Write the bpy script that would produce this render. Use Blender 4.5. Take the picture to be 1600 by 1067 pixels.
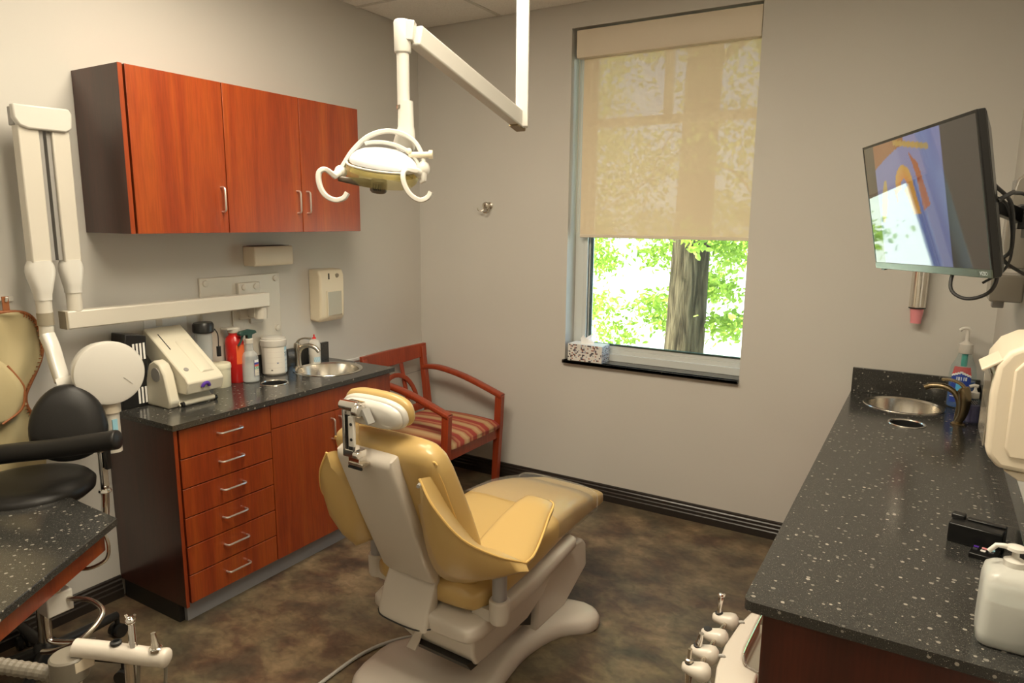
import bpy, bmesh, math, random
from mathutils import Vector, Matrix, noise
random.seed(7)
PI = math.pi
SC = bpy.context.scene
COL = SC.collection
for o in list(bpy.data.objects):
    bpy.data.objects.remove(o)

# ------------------------------------------------------------------ camera
cam = bpy.data.cameras.new('camera')
cam.sensor_width = 36.0
cam.lens = 1082.4231 / 1600 * 36.0
cam.clip_start = 0.05
camo = bpy.data.objects.new('camera', cam)
COL.objects.link(camo)
camo.matrix_world = Matrix(((0.85577286, -0.09679111, 0.50821678, 3.1474),
                            (0.51727236, 0.14287434, -0.84381054, -3.9424),
                            (0.00906222, 0.98499665, 0.17233535, 1.7739),
                            (0, 0, 0, 1)))
SC.camera = camo

# ------------------------------------------------------------------ light
SC.view_settings.view_transform = 'Standard'
SC.view_settings.look = 'None'
SC.view_settings.gamma = 1.0
SC.view_settings.use_curve_mapping = False
SC.view_settings.exposure = 0.15
w = bpy.data.worlds.new('world')
SC.world = w
w.use_nodes = True
nt = w.node_tree
nt.nodes.clear()
sky = nt.nodes.new('ShaderNodeTexSky')
sky.sky_type = 'HOSEK_WILKIE'
sky.sun_direction = Vector((-0.75, -0.45, 1.0)).normalized()
sky.turbidity = 3.5
sky.ground_albedo = 0.5
bg = nt.nodes.new('ShaderNodeBackground')
bg.inputs['Strength'].default_value = 14.0
wo = nt.nodes.new('ShaderNodeOutputWorld')
nt.links.new(sky.outputs[0], bg.inputs[0])
nt.links.new(bg.outputs[0], wo.inputs[0])

sun = bpy.data.lights.new('sun', 'SUN')
sun.energy = 22.0
sun.angle = 0.02
sun.color = (1.0, 0.95, 0.86)
suno = bpy.data.objects.new('sun', sun)
COL.objects.link(suno)
suno.rotation_euler = Vector((-0.75, -0.45, 1.0)).to_track_quat('Z', 'Y').to_euler()

TROFFERS = [(1.277, -2.115), (2.497, -2.725), (1.277, -3.945)]
TROFFER_POWER = [39, 43, 5]
for (lx, ly), pw in zip(TROFFERS, TROFFER_POWER):
    L = bpy.data.lights.new('troffer_lamp', 'AREA')
    L.shape = 'RECTANGLE'
    L.size = 1.14
    L.size_y = 0.54
    L.energy = pw
    L.color = (1.0, 0.88, 0.68)
    lo = bpy.data.objects.new('troffer_lamp', L)
    lo.location = (lx, ly, 3.012)
    COL.objects.link(lo)

# ------------------------------------------------------------------ materials
MATS = {}


def newmat(name):
    m = bpy.data.materials.new(name)
    m.use_nodes = True
    n = m.node_tree.nodes
    MATS[name] = m
    return m, m.node_tree, n['Principled BSDF']


def simple(name, col, rough=0.5, metal=0.0, coat=0.0, spec=0.5, trans=0.0, bump=0.0, bscale=200, sss=0.0):
    m, t, b = newmat(name)
    b.inputs['Base Color'].default_value = (*col, 1)
    b.inputs['Roughness'].default_value = rough
    b.inputs['Metallic'].default_value = metal
    b.inputs['Coat Weight'].default_value = coat
    b.inputs['Specular IOR Level'].default_value = spec
    b.inputs['Transmission Weight'].default_value = trans
    if bump:
        tc = t.nodes.new('ShaderNodeTexCoord')
        nz = t.nodes.new('ShaderNodeTexNoise')
        nz.inputs['Scale'].default_value = bscale
        nz.inputs['Detail'].default_value = 3
        bp = t.nodes.new('ShaderNodeBump')
        bp.inputs['Strength'].default_value = bump
        bp.inputs['Distance'].default_value = 0.002
        t.links.new(tc.outputs['Object'], nz.inputs['Vector'])
        t.links.new(nz.outputs['Fac'], bp.inputs['Height'])
        t.links.new(bp.outputs['Normal'], b.inputs['Normal'])
    return m


def ramp(t, stops):
    r = t.nodes.new('ShaderNodeValToRGB')
    e = r.color_ramp.elements
    while len(e) < len(stops):
        e.new(0.5)
    for el, (p, c) in zip(e, stops):
        el.position = p
        el.color = (*c, 1)
    return r


def noise_node(t, scale, detail=4, vec=None, dist=0.0):
    n = t.nodes.new('ShaderNodeTexNoise')
    n.inputs['Scale'].default_value = scale
    n.inputs['Detail'].default_value = detail
    n.inputs['Distortion'].default_value = dist
    if vec:
        t.links.new(vec, n.inputs['Vector'])
    return n


def mapped(t, scale, out='Object'):
    tc = t.nodes.new('ShaderNodeTexCoord')
    mp = t.nodes.new('ShaderNodeMapping')
    mp.inputs['Scale'].default_value = scale
    t.links.new(tc.outputs[out], mp.inputs['Vector'])
    return mp.outputs['Vector']


def mixc(t, a, b, fac, mode='MIX'):
    m = t.nodes.new('ShaderNodeMix')
    m.data_type = 'RGBA'
    m.blend_type = mode
    for sock, v in ((m.inputs[6], a), (m.inputs[7], b), (m.inputs[0], fac)):
        if hasattr(v, 'is_linked'):
            t.links.new(v, sock)
        elif isinstance(v, (tuple, list)):
            sock.default_value = (*v, 1)
        else:
            sock.default_value = v
    return m.outputs[2]


# painted wall
m, t, b = newmat('wall_paint')
v = mapped(t, (1, 1, 1))
n1 = noise_node(t, 1.3, 2, v)
r1 = ramp(t, [(0.3, (0.560, 0.540, 0.497)), (0.7, (0.590, 0.570, 0.527))])
t.links.new(n1.outputs['Fac'], r1.inputs['Fac'])
t.links.new(r1.outputs['Color'], b.inputs['Base Color'])
b.inputs['Roughness'].default_value = 0.62
n2 = noise_node(t, 260, 2, v)
bp = t.nodes.new('ShaderNodeBump')
bp.inputs['Strength'].default_value = 0.12
bp.inputs['Distance'].default_value = 0.001
t.links.new(n2.outputs['Fac'], bp.inputs['Height'])
t.links.new(bp.outputs['Normal'], b.inputs['Normal'])

# ceiling tile
m, t, b = newmat('ceiling_tile')
v = mapped(t, (1, 1, 1))
n1 = noise_node(t, 180, 3, v)
r1 = ramp(t, [(0.35, (0.74, 0.72, 0.67)), (0.5, (0.84, 0.82, 0.77))])
t.links.new(n1.outputs['Fac'], r1.inputs['Fac'])
t.links.new(r1.outputs['Color'], b.inputs['Base Color'])
b.inputs['Roughness'].default_value = 0.95

# cherry wood


def cherry(name, c0, c1, c2, axis, rough=0.32):
    m, t, b = newmat(name)
    sc = {'z': (14, 14, 0.9), 'y': (14, 0.9, 14), 'x': (0.9, 14, 14)}[axis]
    v = mapped(t, sc)
    n1 = noise_node(t, 1.0, 6, v, 0.6)
    r1 = ramp(t, [(0.32, c0), (0.5, c1), (0.7, c2)])
    t.links.new(n1.outputs['Fac'], r1.inputs['Fac'])
    n2 = noise_node(t, 9.0, 3, v, 0.2)
    r2 = ramp(t, [(0.4, (0.82, 0.82, 0.82)), (0.6, (1.06, 1.06, 1.06))])
    t.links.new(n2.outputs['Fac'], r2.inputs['Fac'])
    c = mixc(t, r1.outputs['Color'], r2.outputs['Color'], 0.7, 'MULTIPLY')
    t.links.new(c, b.inputs['Base Color'])
    b.inputs['Roughness'].default_value = rough
    b.inputs['Coat Weight'].default_value = 0.25
    b.inputs['Coat Roughness'].default_value = 0.2
    return m


cherry('cherry', (0.225, 0.032, 0.007), (0.275, 0.044, 0.008), (0.330, 0.066, 0.010), 'z')
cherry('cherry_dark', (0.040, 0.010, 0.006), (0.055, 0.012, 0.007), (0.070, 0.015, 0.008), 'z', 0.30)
cherry('chair_wood', (0.26, 0.036, 0.011), (0.31, 0.045, 0.014), (0.35, 0.056, 0.017), 'z', 0.35)

# granite
m, t, b = newmat('granite')
v = mapped(t, (1, 1, 1))
vo = t.nodes.new('ShaderNodeTexVoronoi')
vo.inputs['Scale'].default_value = 62
vo.inputs['Randomness'].default_value = 1.0
t.links.new(v, vo.inputs['Vector'])
sep = t.nodes.new('ShaderNodeSeparateColor')
t.links.new(vo.outputs['Color'], sep.inputs[0])
# flake size differs per cell: cell random value * small radius
mul = t.nodes.new('ShaderNodeMath')
mul.operation = 'MULTIPLY_ADD'
t.links.new(sep.outputs[0], mul.inputs[0])
mul.inputs[1].default_value = 0.62
mul.inputs[2].default_value = -0.27
lt = t.nodes.new('ShaderNodeMath')
lt.operation = 'LESS_THAN'
t.links.new(vo.outputs['Distance'], lt.inputs[0])
t.links.new(mul.outputs[0], lt.inputs[1])
n1 = noise_node(t, 420, 4, v)
r1 = ramp(t, [(0.35, (0.022, 0.022, 0.021)), (0.60, (0.045, 0.044, 0.040)), (0.72, (0.10, 0.095, 0.085))])
t.links.new(n1.outputs['Fac'], r1.inputs['Fac'])
fl = mixc(t, (0.12, 0.115, 0.10), (0.36, 0.33, 0.28), sep.outputs[1])
c = mixc(t, r1.outputs['Color'], fl, lt.outputs[0])
vo2 = t.nodes.new('ShaderNodeTexVoronoi')
vo2.inputs['Scale'].default_value = 150
t.links.new(v, vo2.inputs['Vector'])
lt2 = t.nodes.new('ShaderNodeMath')
lt2.operation = 'LESS_THAN'
lt2.inputs[1].default_value = 0.13
t.links.new(vo2.outputs['Distance'], lt2.inputs[0])
c = mixc(t, c, (0.24, 0.22, 0.18), lt2.outputs[0])
t.links.new(c, b.inputs['Base Color'])
b.inputs['Roughness'].default_value = 0.17
b.inputs['Specular IOR Level'].default_value = 0.6

# vinyl floor
m, t, b = newmat('floor_vinyl')
v = mapped(t, (1, 1, 1))
v2 = mapped(t, (1.0, 1.3, 1))
n1 = noise_node(t, 5.0, 10, v2, 0.35)
r1 = ramp(t, [(0.30, (0.050, 0.036, 0.026)), (0.44, (0.100, 0.062, 0.040)), (0.56, (0.155, 0.112, 0.066)), (0.70, (0.23, 0.165, 0.10))])
t.links.new(n1.outputs['Fac'], r1.inputs['Fac'])
n2 = noise_node(t, 2.2, 5, v, 0.8)
r2 = ramp(t, [(0.42, (0, 0, 0)), (0.62, (1, 1, 1))])
t.links.new(n2.outputs['Fac'], r2.inputs['Fac'])
mm = t.nodes.new('ShaderNodeMath')
mm.operation = 'MULTIPLY'
mm.inputs[1].default_value = 0.45
t.links.new(r2.outputs['Color'], mm.inputs[0])
c = mixc(t, r1.outputs['Color'], (0.095, 0.098, 0.066), mm.outputs[0])
n3 = noise_node(t, 26, 6, v2, 0.7)
r3 = ramp(t, [(0.3, (0.68, 0.66, 0.64)), (0.65, (1.22, 1.2, 1.15))])
t.links.new(n3.outputs['Fac'], r3.inputs['Fac'])
c = mixc(t, c, r3.outputs['Color'], 0.8, 'MULTIPLY')
t.links.new(c, b.inputs['Base Color'])
b.inputs['Roughness'].default_value = 0.42
bp = t.nodes.new('ShaderNodeBump')
bp.inputs['Strength'].default_value = 0.1
bp.inputs['Distance'].default_value = 0.002
t.links.new(n3.outputs['Fac'], bp.inputs['Height'])
t.links.new(bp.outputs['Normal'], b.inputs['Normal'])

simple('baseboard', (0.022, 0.017, 0.014), 0.28)
simple('toe_grey', (0.27, 0.27, 0.28), 0.5)
simple('toe_dark', (0.012, 0.011, 0.010), 0.5)
simple('white_plastic', (0.60, 0.565, 0.49), 0.38, coat=0.1)
simple('lamp_white', (0.64, 0.62, 0.57), 0.30, coat=0.3)
simple('beige_plastic', (0.68, 0.60, 0.47), 0.42)
simple('cream_plastic', (0.72, 0.69, 0.52), 0.45)
simple('scanner_plastic', (0.66, 0.62, 0.50), 0.42)
simple('grey_plastic', (0.30, 0.29, 0.27), 0.4)
simple('olive_plastic', (0.30, 0.26, 0.19), 0.4)
simple('unit_plastic', (0.60, 0.55, 0.48), 0.36, coat=0.15)
simple('black_plastic', (0.012, 0.012, 0.012), 0.35)
simple('black_leather', (0.010, 0.009, 0.008), 0.42, spec=0.35, bump=0.15, bscale=350)
simple('vinyl_yellow', (0.54, 0.37, 0.14), 0.34, coat=0.2, bump=0.06, bscale=420)
simple('piping_yellow', (0.72, 0.48, 0.16), 0.4)
simple('chrome', (0.80, 0.78, 0.75), 0.08, metal=1)
simple('steel', (0.78, 0.74, 0.67), 0.20, metal=1)
simple('nickel', (0.62, 0.57, 0.49), 0.26, metal=1)
simple('bronze', (0.30, 0.235, 0.14), 0.26, metal=1)
simple('nickel_handle', (0.78, 0.75, 0.70), 0.3, metal=0.9)
simple('alu', (0.45, 0.45, 0.43), 0.4, metal=0.6)
simple('window_frame', (0.60, 0.62, 0.60), 0.4)
simple('gasket', (0.03, 0.05, 0.04), 0.5)
simple('red_plastic', (0.50, 0.012, 0.010), 0.3, coat=0.3)
simple('orange_label', (0.75, 0.13, 0.03), 0.45)
simple('white_paper', (0.85, 0.84, 0.80), 0.6)
simple('tissue', (0.95, 0.95, 0.95), 0.9)
simple('pink', (0.85, 0.32, 0.35), 0.5)
simple('rubber', (0.02, 0.02, 0.02), 0.55)
simple('violet', (0.09, 0.03, 0.32), 0.35)
simple('blue_label', (0.02, 0.10, 0.50), 0.35)
simple('blue_light', (0.05, 0.35, 0.75), 0.35)
simple('blue_liquid', (0.01, 0.10, 0.42), 0.15, coat=0.5)
simple('teal', (0.02, 0.40, 0.33), 0.3)
simple('red_label', (0.70, 0.03, 0.03), 0.4)
simple('green_label', (0.05, 0.35, 0.15), 0.4)
simple('light_blue_label', (0.30, 0.58, 0.70), 0.45)
simple('dark_print', (0.05, 0.05, 0.06), 0.5)
m, t, b = newmat('bark')
v = mapped(t, (14, 14, 1.6))
n1 = noise_node(t, 1.6, 7, v, 0.8)
r1 = ramp(t, [(0.38, (0.026, 0.017, 0.010)), (0.52, (0.078, 0.055, 0.032)), (0.70, (0.135, 0.10, 0.062))])
t.links.new(n1.outputs['Fac'], r1.inputs['Fac'])
t.links.new(r1.outputs['Color'], b.inputs['Base Color'])
b.inputs['Roughness'].default_value = 0.95
b.inputs['Specular IOR Level'].default_value = 0.1
bp = t.nodes.new('ShaderNodeBump')
bp.inputs['Distance'].default_value = 0.03
t.links.new(n1.outputs['Fac'], bp.inputs['Height'])
t.links.new(bp.outputs['Normal'], b.inputs['Normal'])
simple('khaki', (0.50, 0.42, 0.235), 0.55, bump=0.15, bscale=90)
simple('rust_trim', (0.30, 0.10, 0.03), 0.6)
simple('dark_slot', (0.008, 0.008, 0.008), 0.8)
simple('tv_case', (0.007, 0.007, 0.007), 0.3, spec=0.35)
simple('tv_bezel', (0.09, 0.11, 0.085), 0.2, metal=0.5)
simple('hose_grey', (0.40, 0.39, 0.36), 0.4)
simple('rail_white', (0.66, 0.67, 0.66), 0.4)
simple('emblem', (0.55, 0.58, 0.60), 0.3, metal=0.3)
simple('ground_pale', (0.62, 0.60, 0.50), 0.9)
simple('hedge_green', (0.12, 0.24, 0.03), 0.8)


def glassy(name, col, alpha, rough=0.03, tint=(1, 1, 1)):
    """thin clear stuff: part of the light goes straight through, the rest is glossy/diffuse"""
    m = bpy.data.materials.new(name)
    m.use_nodes = True
    t = m.node_tree
    t.nodes.clear()
    out = t.nodes.new('ShaderNodeOutputMaterial')
    tr = t.nodes.new('ShaderNodeBsdfTransparent')
    tr.inputs[0].default_value = (*tint, 1)
    pb = t.nodes.new('ShaderNodeBsdfPrincipled')
    pb.inputs['Base Color'].default_value = (*col, 1)
    pb.inputs['Roughness'].default_value = rough
    mx = t.nodes.new('ShaderNodeMixShader')
    mx.inputs[0].default_value = alpha
    t.links.new(tr.outputs[0], mx.inputs[1])
    t.links.new(pb.outputs[0], mx.inputs[2])
    t.links.new(mx.outputs[0], out.inputs[0])
    MATS[name] = m
    return m


glassy('window_glass', (0.5, 0.6, 0.58), 0.06, 0.0, (0.90, 0.97, 0.93))
glassy('clear_plastic', (0.75, 0.72, 0.66), 0.15, 0.12, (0.92, 0.91, 0.88))
glassy('clear_bottle', (0.75, 0.78, 0.78), 0.35, 0.1, (0.9, 0.93, 0.94))
glassy('milky_bottle', (0.74, 0.74, 0.69), 0.62, 0.25)
glassy('clear_thin', (0.5, 0.6, 0.62), 0.14, 0.06, (0.93, 0.97, 0.97))
glassy('smoke_plastic', (0.30, 0.27, 0.22), 0.75, 0.12)
glassy('lens_clear', (0.70, 0.62, 0.30), 0.35, 0.05, (0.95, 0.92, 0.70))
glassy('purple_liquid', (0.25, 0.20, 0.45), 0.5, 0.1, (0.80, 0.76, 0.92))
simple('reflector_gold', (0.62, 0.50, 0.14), 0.16, metal=0.85)

# translucent roller shade
m = bpy.data.materials.new('shade_fabric')
m.use_nodes = True
MATS['shade_fabric'] = m
t = m.node_tree
t.nodes.clear()
out = t.nodes.new('ShaderNodeOutputMaterial')
df = t.nodes.new('ShaderNodeBsdfDiffuse')
df.inputs[0].default_value = (0.78, 0.66, 0.47, 1)
tl = t.nodes.new('ShaderNodeBsdfTranslucent')
tl.inputs[0].default_value = (0.66, 0.50, 0.32, 1)
tr = t.nodes.new('ShaderNodeBsdfTransparent')
tr.inputs[0].default_value = (0.95, 0.93, 0.95, 1)
m1 = t.nodes.new('ShaderNodeMixShader')
m1.inputs[0].default_value = 0.045
m2 = t.nodes.new('ShaderNodeMixShader')
m2.inputs[0].default_value = 0.045
t.links.new(df.outputs[0], m1.inputs[1])
t.links.new(tl.outputs[0], m1.inputs[2])
t.links.new(m1.outputs[0], m2.inputs[1])
t.links.new(tr.outputs[0], m2.inputs[2])
t.links.new(m2.outputs[0], out.inputs[0])

# leaves
m = bpy.data.materials.new('leaf')
m.use_nodes = True
MATS['leaf'] = m
t = m.node_tree
t.nodes.clear()
out = t.nodes.new('ShaderNodeOutputMaterial')
tc = t.nodes.new('ShaderNodeTexCoord')
n1 = noise_node(t, 3.0, 2, tc.outputs['Object'])
r1 = ramp(t, [(0.35, (0.26, 0.40, 0.05)), (0.65, (0.55, 0.68, 0.14))])
t.links.new(n1.outputs['Fac'], r1.inputs['Fac'])
df = t.nodes.new('ShaderNodeBsdfDiffuse')
tl = t.nodes.new('ShaderNodeBsdfTranslucent')
t.links.new(r1.outputs['Color'], df.inputs[0])
t.links.new(r1.outputs['Color'], tl.inputs[0])
m1 = t.nodes.new('ShaderNodeMixShader')
m1.inputs[0].default_value = 0.45
t.links.new(df.outputs[0], m1.inputs[1])
t.links.new(tl.outputs[0], m1.inputs[2])
t.links.new(m1.outputs[0], out.inputs[0])

# striped seat fabric (stripes run from the back of the seat to its front)
m, t, b = newmat('stripe_fabric')
tc = t.nodes.new('ShaderNodeTexCoord')
sp = t.nodes.new('ShaderNodeSeparateXYZ')
t.links.new(tc.outputs['Object'], sp.inputs[0])
ma = t.nodes.new('ShaderNodeMath')
ma.operation = 'MULTIPLY_ADD'
t.links.new(sp.outputs['Y'], ma.inputs[0])
ma.inputs[1].default_value = 7.2
ma.inputs[2].default_value = 4.3
fr = t.nodes.new('ShaderNodeMath')
fr.operation = 'FRACT'
t.links.new(ma.outputs[0], fr.inputs[0])
rs = ramp(t, [(0.0, (0.33, 0.045, 0.035)), (0.28, (0.33, 0.05, 0.035)), (0.34, (0.42, 0.22, 0.10)), (0.55, (0.50, 0.33, 0.17)),
              (0.72, (0.40, 0.20, 0.09)), (0.78, (0.30, 0.04, 0.03)), (0.9, (0.45, 0.16, 0.08))])
t.links.new(fr.outputs[0], rs.inputs['Fac'])
t.links.new(rs.outputs['Color'], b.inputs['Base Color'])
b.inputs['Roughness'].default_value = 0.85

# colour-attribute materials (flat prints, screen picture)
m, t, b = newmat('print')
at_ = t.nodes.new('ShaderNodeAttribute')
at_.attribute_name = 'Col'
t.links.new(at_.outputs['Color'], b.inputs['Base Color'])
b.inputs['Roughness'].default_value = 0.5
m, t, b = newmat('screen')
at_ = t.nodes.new('ShaderNodeAttribute')
at_.attribute_name = 'Col'
b.inputs['Base Color'].default_value = (0.01, 0.01, 0.012, 1)
b.inputs['Roughness'].default_value = 0.03
b.inputs['Specular IOR Level'].default_value = 1.0
b.inputs['IOR'].default_value = 1.9
t.links.new(at_.outputs['Color'], b.inputs['Emission Color'])
b.inputs['Emission Strength'].default_value = 0.55
m, t, b = newmat('diffuser')
b.inputs['Base Color'].default_value = (0.9, 0.88, 0.8, 1)
b.inputs['Emission Color'].default_value = (1.0, 0.86, 0.68, 1)
b.inputs['Emission Strength'].default_value = 2.0

# ------------------------------------------------------------------ mesh helpers
ROOTM = {}


def se_ring(c, u, v, a, b, n=24, p=2.6):
    c, u, v = Vector(c), Vector(u), Vector(v)
    out = []
    for i in range(n):
        th = 2 * PI * i / n
        cs, sn = math.cos(th), math.sin(th)
        out.append(c + u * (a * math.copysign(abs(cs) ** (2 / p), cs)) + v * (b * math.copysign(abs(sn) ** (2 / p), sn)))
    return out


class MB:
    def __init__(s):
        s.bm = bmesh.new()

    def add(s, vs, fs):
        q = [s.bm.verts.new(Vector(v)) for v in vs]
        for f in fs:
            try:
                s.bm.faces.new([q[i] for i in f])
            except ValueError:
                pass
        return q

    def box(s, a, b, M=None):
        (x0, y0, z0), (x1, y1, z1) = a, b
        vs = [Vector(v) for v in ((x0, y0, z0), (x1, y0, z0), (x1, y1, z0), (x0, y1, z0), (x0, y0, z1), (x1, y0, z1), (x1, y1, z1), (x0, y1, z1))]
        if M:
            vs = [M @ v for v in vs]
        s.add(vs, [(0, 3, 2, 1), (4, 5, 6, 7), (0, 1, 5, 4), (1, 2, 6, 5), (2, 3, 7, 6), (3, 0, 4, 7)])
        return s

    def obox(s, p0, p1, w, h, side=None):
        """bar from p0 to p1; w along 'side', h across"""
        p0, p1 = Vector(p0), Vector(p1)
        d = (p1 - p0).normalized()
        sd = Vector(side or (0, 0, 1).__class__((0, 0, 1)))
        sd = (sd - d * sd.dot(d)).normalized()
        up = d.cross(sd)
        vs = []
        for p in (p0, p1):
            for i, j in ((-1, -1), (1, -1), (1, 1), (-1, 1)):
                vs.append(p + sd * (w / 2 * i) + up * (h / 2 * j))
        s.add(vs, [(0, 1, 2, 3), (7, 6, 5, 4), (0, 4, 5, 1), (1, 5, 6, 2), (2, 6, 7, 3), (3, 7, 4, 0)])
        return s

    def loft(s, rings, cap=True, closed=True):
        n = len(rings[0])
        q = [[s.bm.verts.new(Vector(v)) for v in r] for r in rings]
        for a, b in zip(q, q[1:]):
            for i in range(n if closed else n - 1):
                j = (i + 1) % n
                try:
                    s.bm.faces.new((a[i], a[j], b[j], b[i]))
                except ValueError:
                    pass
        if cap:
            s.bm.faces.new(q[0][::-1])
            s.bm.faces.new(q[-1])
        return s

    def tube(s, pts, r, n=10, closed=False, cap=True, flat=None, side=None):
        pts = [Vector(p) for p in pts]
        m = len(pts)
        rings = []
        prev = None
        for i, p in enumerate(pts):
            if closed:
                d = (pts[(i + 1) % m] - pts[i - 1]).normalized()
            else:
                d = (pts[min(i + 1, m - 1)] - pts[max(i - 1, 0)]).normalized()
            if side is not None:
                u = Vector(side)
                u = (u - d * u.dot(d)).normalized()
            elif prev is None:
                a = Vector((0, 0, 1)) if abs(d.z) < 0.9 else Vector((1, 0, 0))
                u = d.cross(a).normalized()
            else:
                u = (prev - d * prev.dot(d)).normalized()
            prev = u
            v = d.cross(u)
            ri = r[i] if isinstance(r, (list, tuple)) else r
            if flat:
                rings.append(se_ring(p, u, v, flat[0], flat[1], n, 4))
            else:
                rings.append([p + (u * math.cos(2 * PI * k / n) + v * math.sin(2 * PI * k / n)) * ri for k in range(n)])
        if closed:
            rings.append(rings[0])
            s.loft(rings, cap=False)
            bmesh.ops.remove_doubles(s.bm, verts=s.bm.verts, dist=1e-5)
        else:
            s.loft(rings, cap=cap)
        return s

    def cyl(s, p0, p1, r0, r1=None, n=24):
        return s.tube([p0, p1], [r0, r0 if r1 is None else r1], n)

    def lathe(s, prof, c=(0, 0, 0), n=28, M=None, sx=1, sy=1):
        c = Vector(c)
        rings = []
        for r, z in prof:
            ring = []
            for k in range(n):
                p = Vector((r * math.cos(2 * PI * k / n) * sx, r * math.sin(2 * PI * k / n) * sy, z))
                if M:
                    p = M @ p
                ring.append(c + p)
            rings.append(ring)
        s.loft(rings, cap=True)
        return s

    def prism(s, pts, ax, a, b):
        def P(p, k):
            if ax == 'x':
                return (k, p[0], p[1])
            if ax == 'y':
                return (p[0], k, p[1])
            return (p[0], p[1], k)
        s.loft([[P(p, a) for p in pts], [P(p, b) for p in pts]])
        return s

    def ell(s, c, r, n=20, m=12, M=None):
        rings = []
        for i in range(1, m):
            ph = PI * i / m
            ring = []
            for k in range(n):
                p = Vector((math.sin(ph) * math.cos(2 * PI * k / n) * r[0], math.sin(ph) * math.sin(2 * PI * k / n) * r[1], -math.cos(ph) * r[2]))
                if M:
                    p = M @ p
                ring.append(Vector(c) + p)
            rings.append(ring)
        s.loft(rings)
        return s

    def plate(s, outer, holes, z0, z1):
        bm = s.bm
        es = []
        for loop in [outer] + holes:
            q = [bm.verts.new((p[0], p[1], z1)) for p in loop]
            for i in range(len(q)):
                es.append(bm.edges.new((q[i], q[(i + 1) % len(q)])))
        r = bmesh.ops.triangle_fill(bm, edges=es, use_beauty=True, use_dissolve=False)
        fs = [g for g in r['geom'] if isinstance(g, bmesh.types.BMFace)]
        ex = bmesh.ops.extrude_face_region(bm, geom=fs)
        vs = [g for g in ex['geom'] if isinstance(g, bmesh.types.BMVert)]
        for v in vs:
            v.co.z = z0
        bmesh.ops.recalc_face_normals(bm, faces=bm.faces)
        return s

    def build(s, name, mat, parent=None, bevel=0.0, seg=2, sub=0, angle=38, solid=0.0, recalc=True, base=False):
        bm = s.bm
        if recalc:
            bmesh.ops.recalc_face_normals(bm, faces=bm.faces)
        off = None
        if parent is not None and parent in ROOTM:
            bmesh.ops.transform(bm, matrix=ROOTM[parent].inverted(), verts=bm.verts)
        elif base:
            xs = [v.co for v in bm.verts]
            off = Vector(((min(v.x for v in xs) + max(v.x for v in xs)) / 2, (min(v.y for v in xs) + max(v.y for v in xs)) / 2, min(v.z for v in xs)))
            bmesh.ops.translate(bm, vec=-off, verts=bm.verts)
        for f in bm.faces:
            f.smooth = True
        for e in bm.edges:
            if len(e.link_faces) == 2:
                if e.calc_face_angle(0) > math.radians(angle):
                    e.smooth = False
        me = bpy.data.meshes.new(name)
        bm.to_mesh(me)
        bm.free()
        me.materials.append(MATS[mat] if isinstance(mat, str) else mat)
        o = bpy.data.objects.new(name, me)
        COL.objects.link(o)
        if off:
            o.location = off
        if parent is not None:
            o.parent = parent
            if parent in ROOTM:
                ROOTM[o] = ROOTM[parent]
        if solid:
            md = o.modifiers.new('solid', 'SOLIDIFY')
            md.thickness = solid
            md.offset = 0
        if bevel:
            md = o.modifiers.new('bevel', 'BEVEL')
            md.width = bevel
            md.segments = seg
            md.limit_method = 'ANGLE'
            md.angle_limit = math.radians(35)
            md.harden_normals = False
            for p in me.polygons:
                p.use_smooth = True
        if sub:
            for e in me.edges:
                e.use_edge_sharp = False
            md = o.modifiers.new('sub', 'SUBSURF')
            md.levels = md.render_levels = sub
        return o


def thing(name, label, cat, loc=(0, 0, 0), rotz=0.0, group=None, local=False):
    o = bpy.data.objects.new(name, None)
    o.empty_display_size = 0.05
    COL.objects.link(o)
    o.location = loc
    o.rotation_euler = (0, 0, rotz)
    o['label'] = label
    o['category'] = cat
    if group:
        o['group'] = group
    ROOTM[o] = Matrix.Identity(4) if local else Matrix.Translation(loc)
    return o


def tag(o, label, cat, group=None):
    o['label'] = label
    o['category'] = cat
    if group:
        o['group'] = group
    return o


def struct(o):
    o['kind'] = 'structure'
    return o


def sroot(name, loc=(0, 0, 0)):
    o = bpy.data.objects.new(name, None)
    COL.objects.link(o)
    o.location = loc
    o['kind'] = 'structure'
    ROOTM[o] = Matrix.Translation(loc)
    return o


def arc(c, u, v, r, a0, a1, n):
    c, u, v = Vector(c), Vector(u), Vector(v)
    return [c + u * (r * math.cos(a0 + (a1 - a0) * i / n)) + v * (r * math.sin(a0 + (a1 - a0) * i / n)) for i in range(n + 1)]


def spline(pts, n=6):
    """Catmull-Rom through the points"""
    P = [Vector(p) for p in pts]
    P = [P[0] * 2 - P[1]] + P + [P[-1] * 2 - P[-2]]
    out = []
    for i in range(1, len(P) - 2):
        for k in range(n):
            t_ = k / n
            a, b_, c_, d_ = P[i - 1], P[i], P[i + 1], P[i + 2]
            out.append(0.5 * ((2 * b_) + (c_ - a) * t_ + (2 * a - 5 * b_ + 4 * c_ - d_) * t_ ** 2 + (3 * b_ - a - 3 * c_ + d_) * t_ ** 3))
    out.append(P[-2])
    return out


def circle2(cx, cy, r, n=40):
    return [(cx + r * math.cos(2 * PI * k / n), cy + r * math.sin(2 * PI * k / n)) for k in range(n)]


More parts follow.
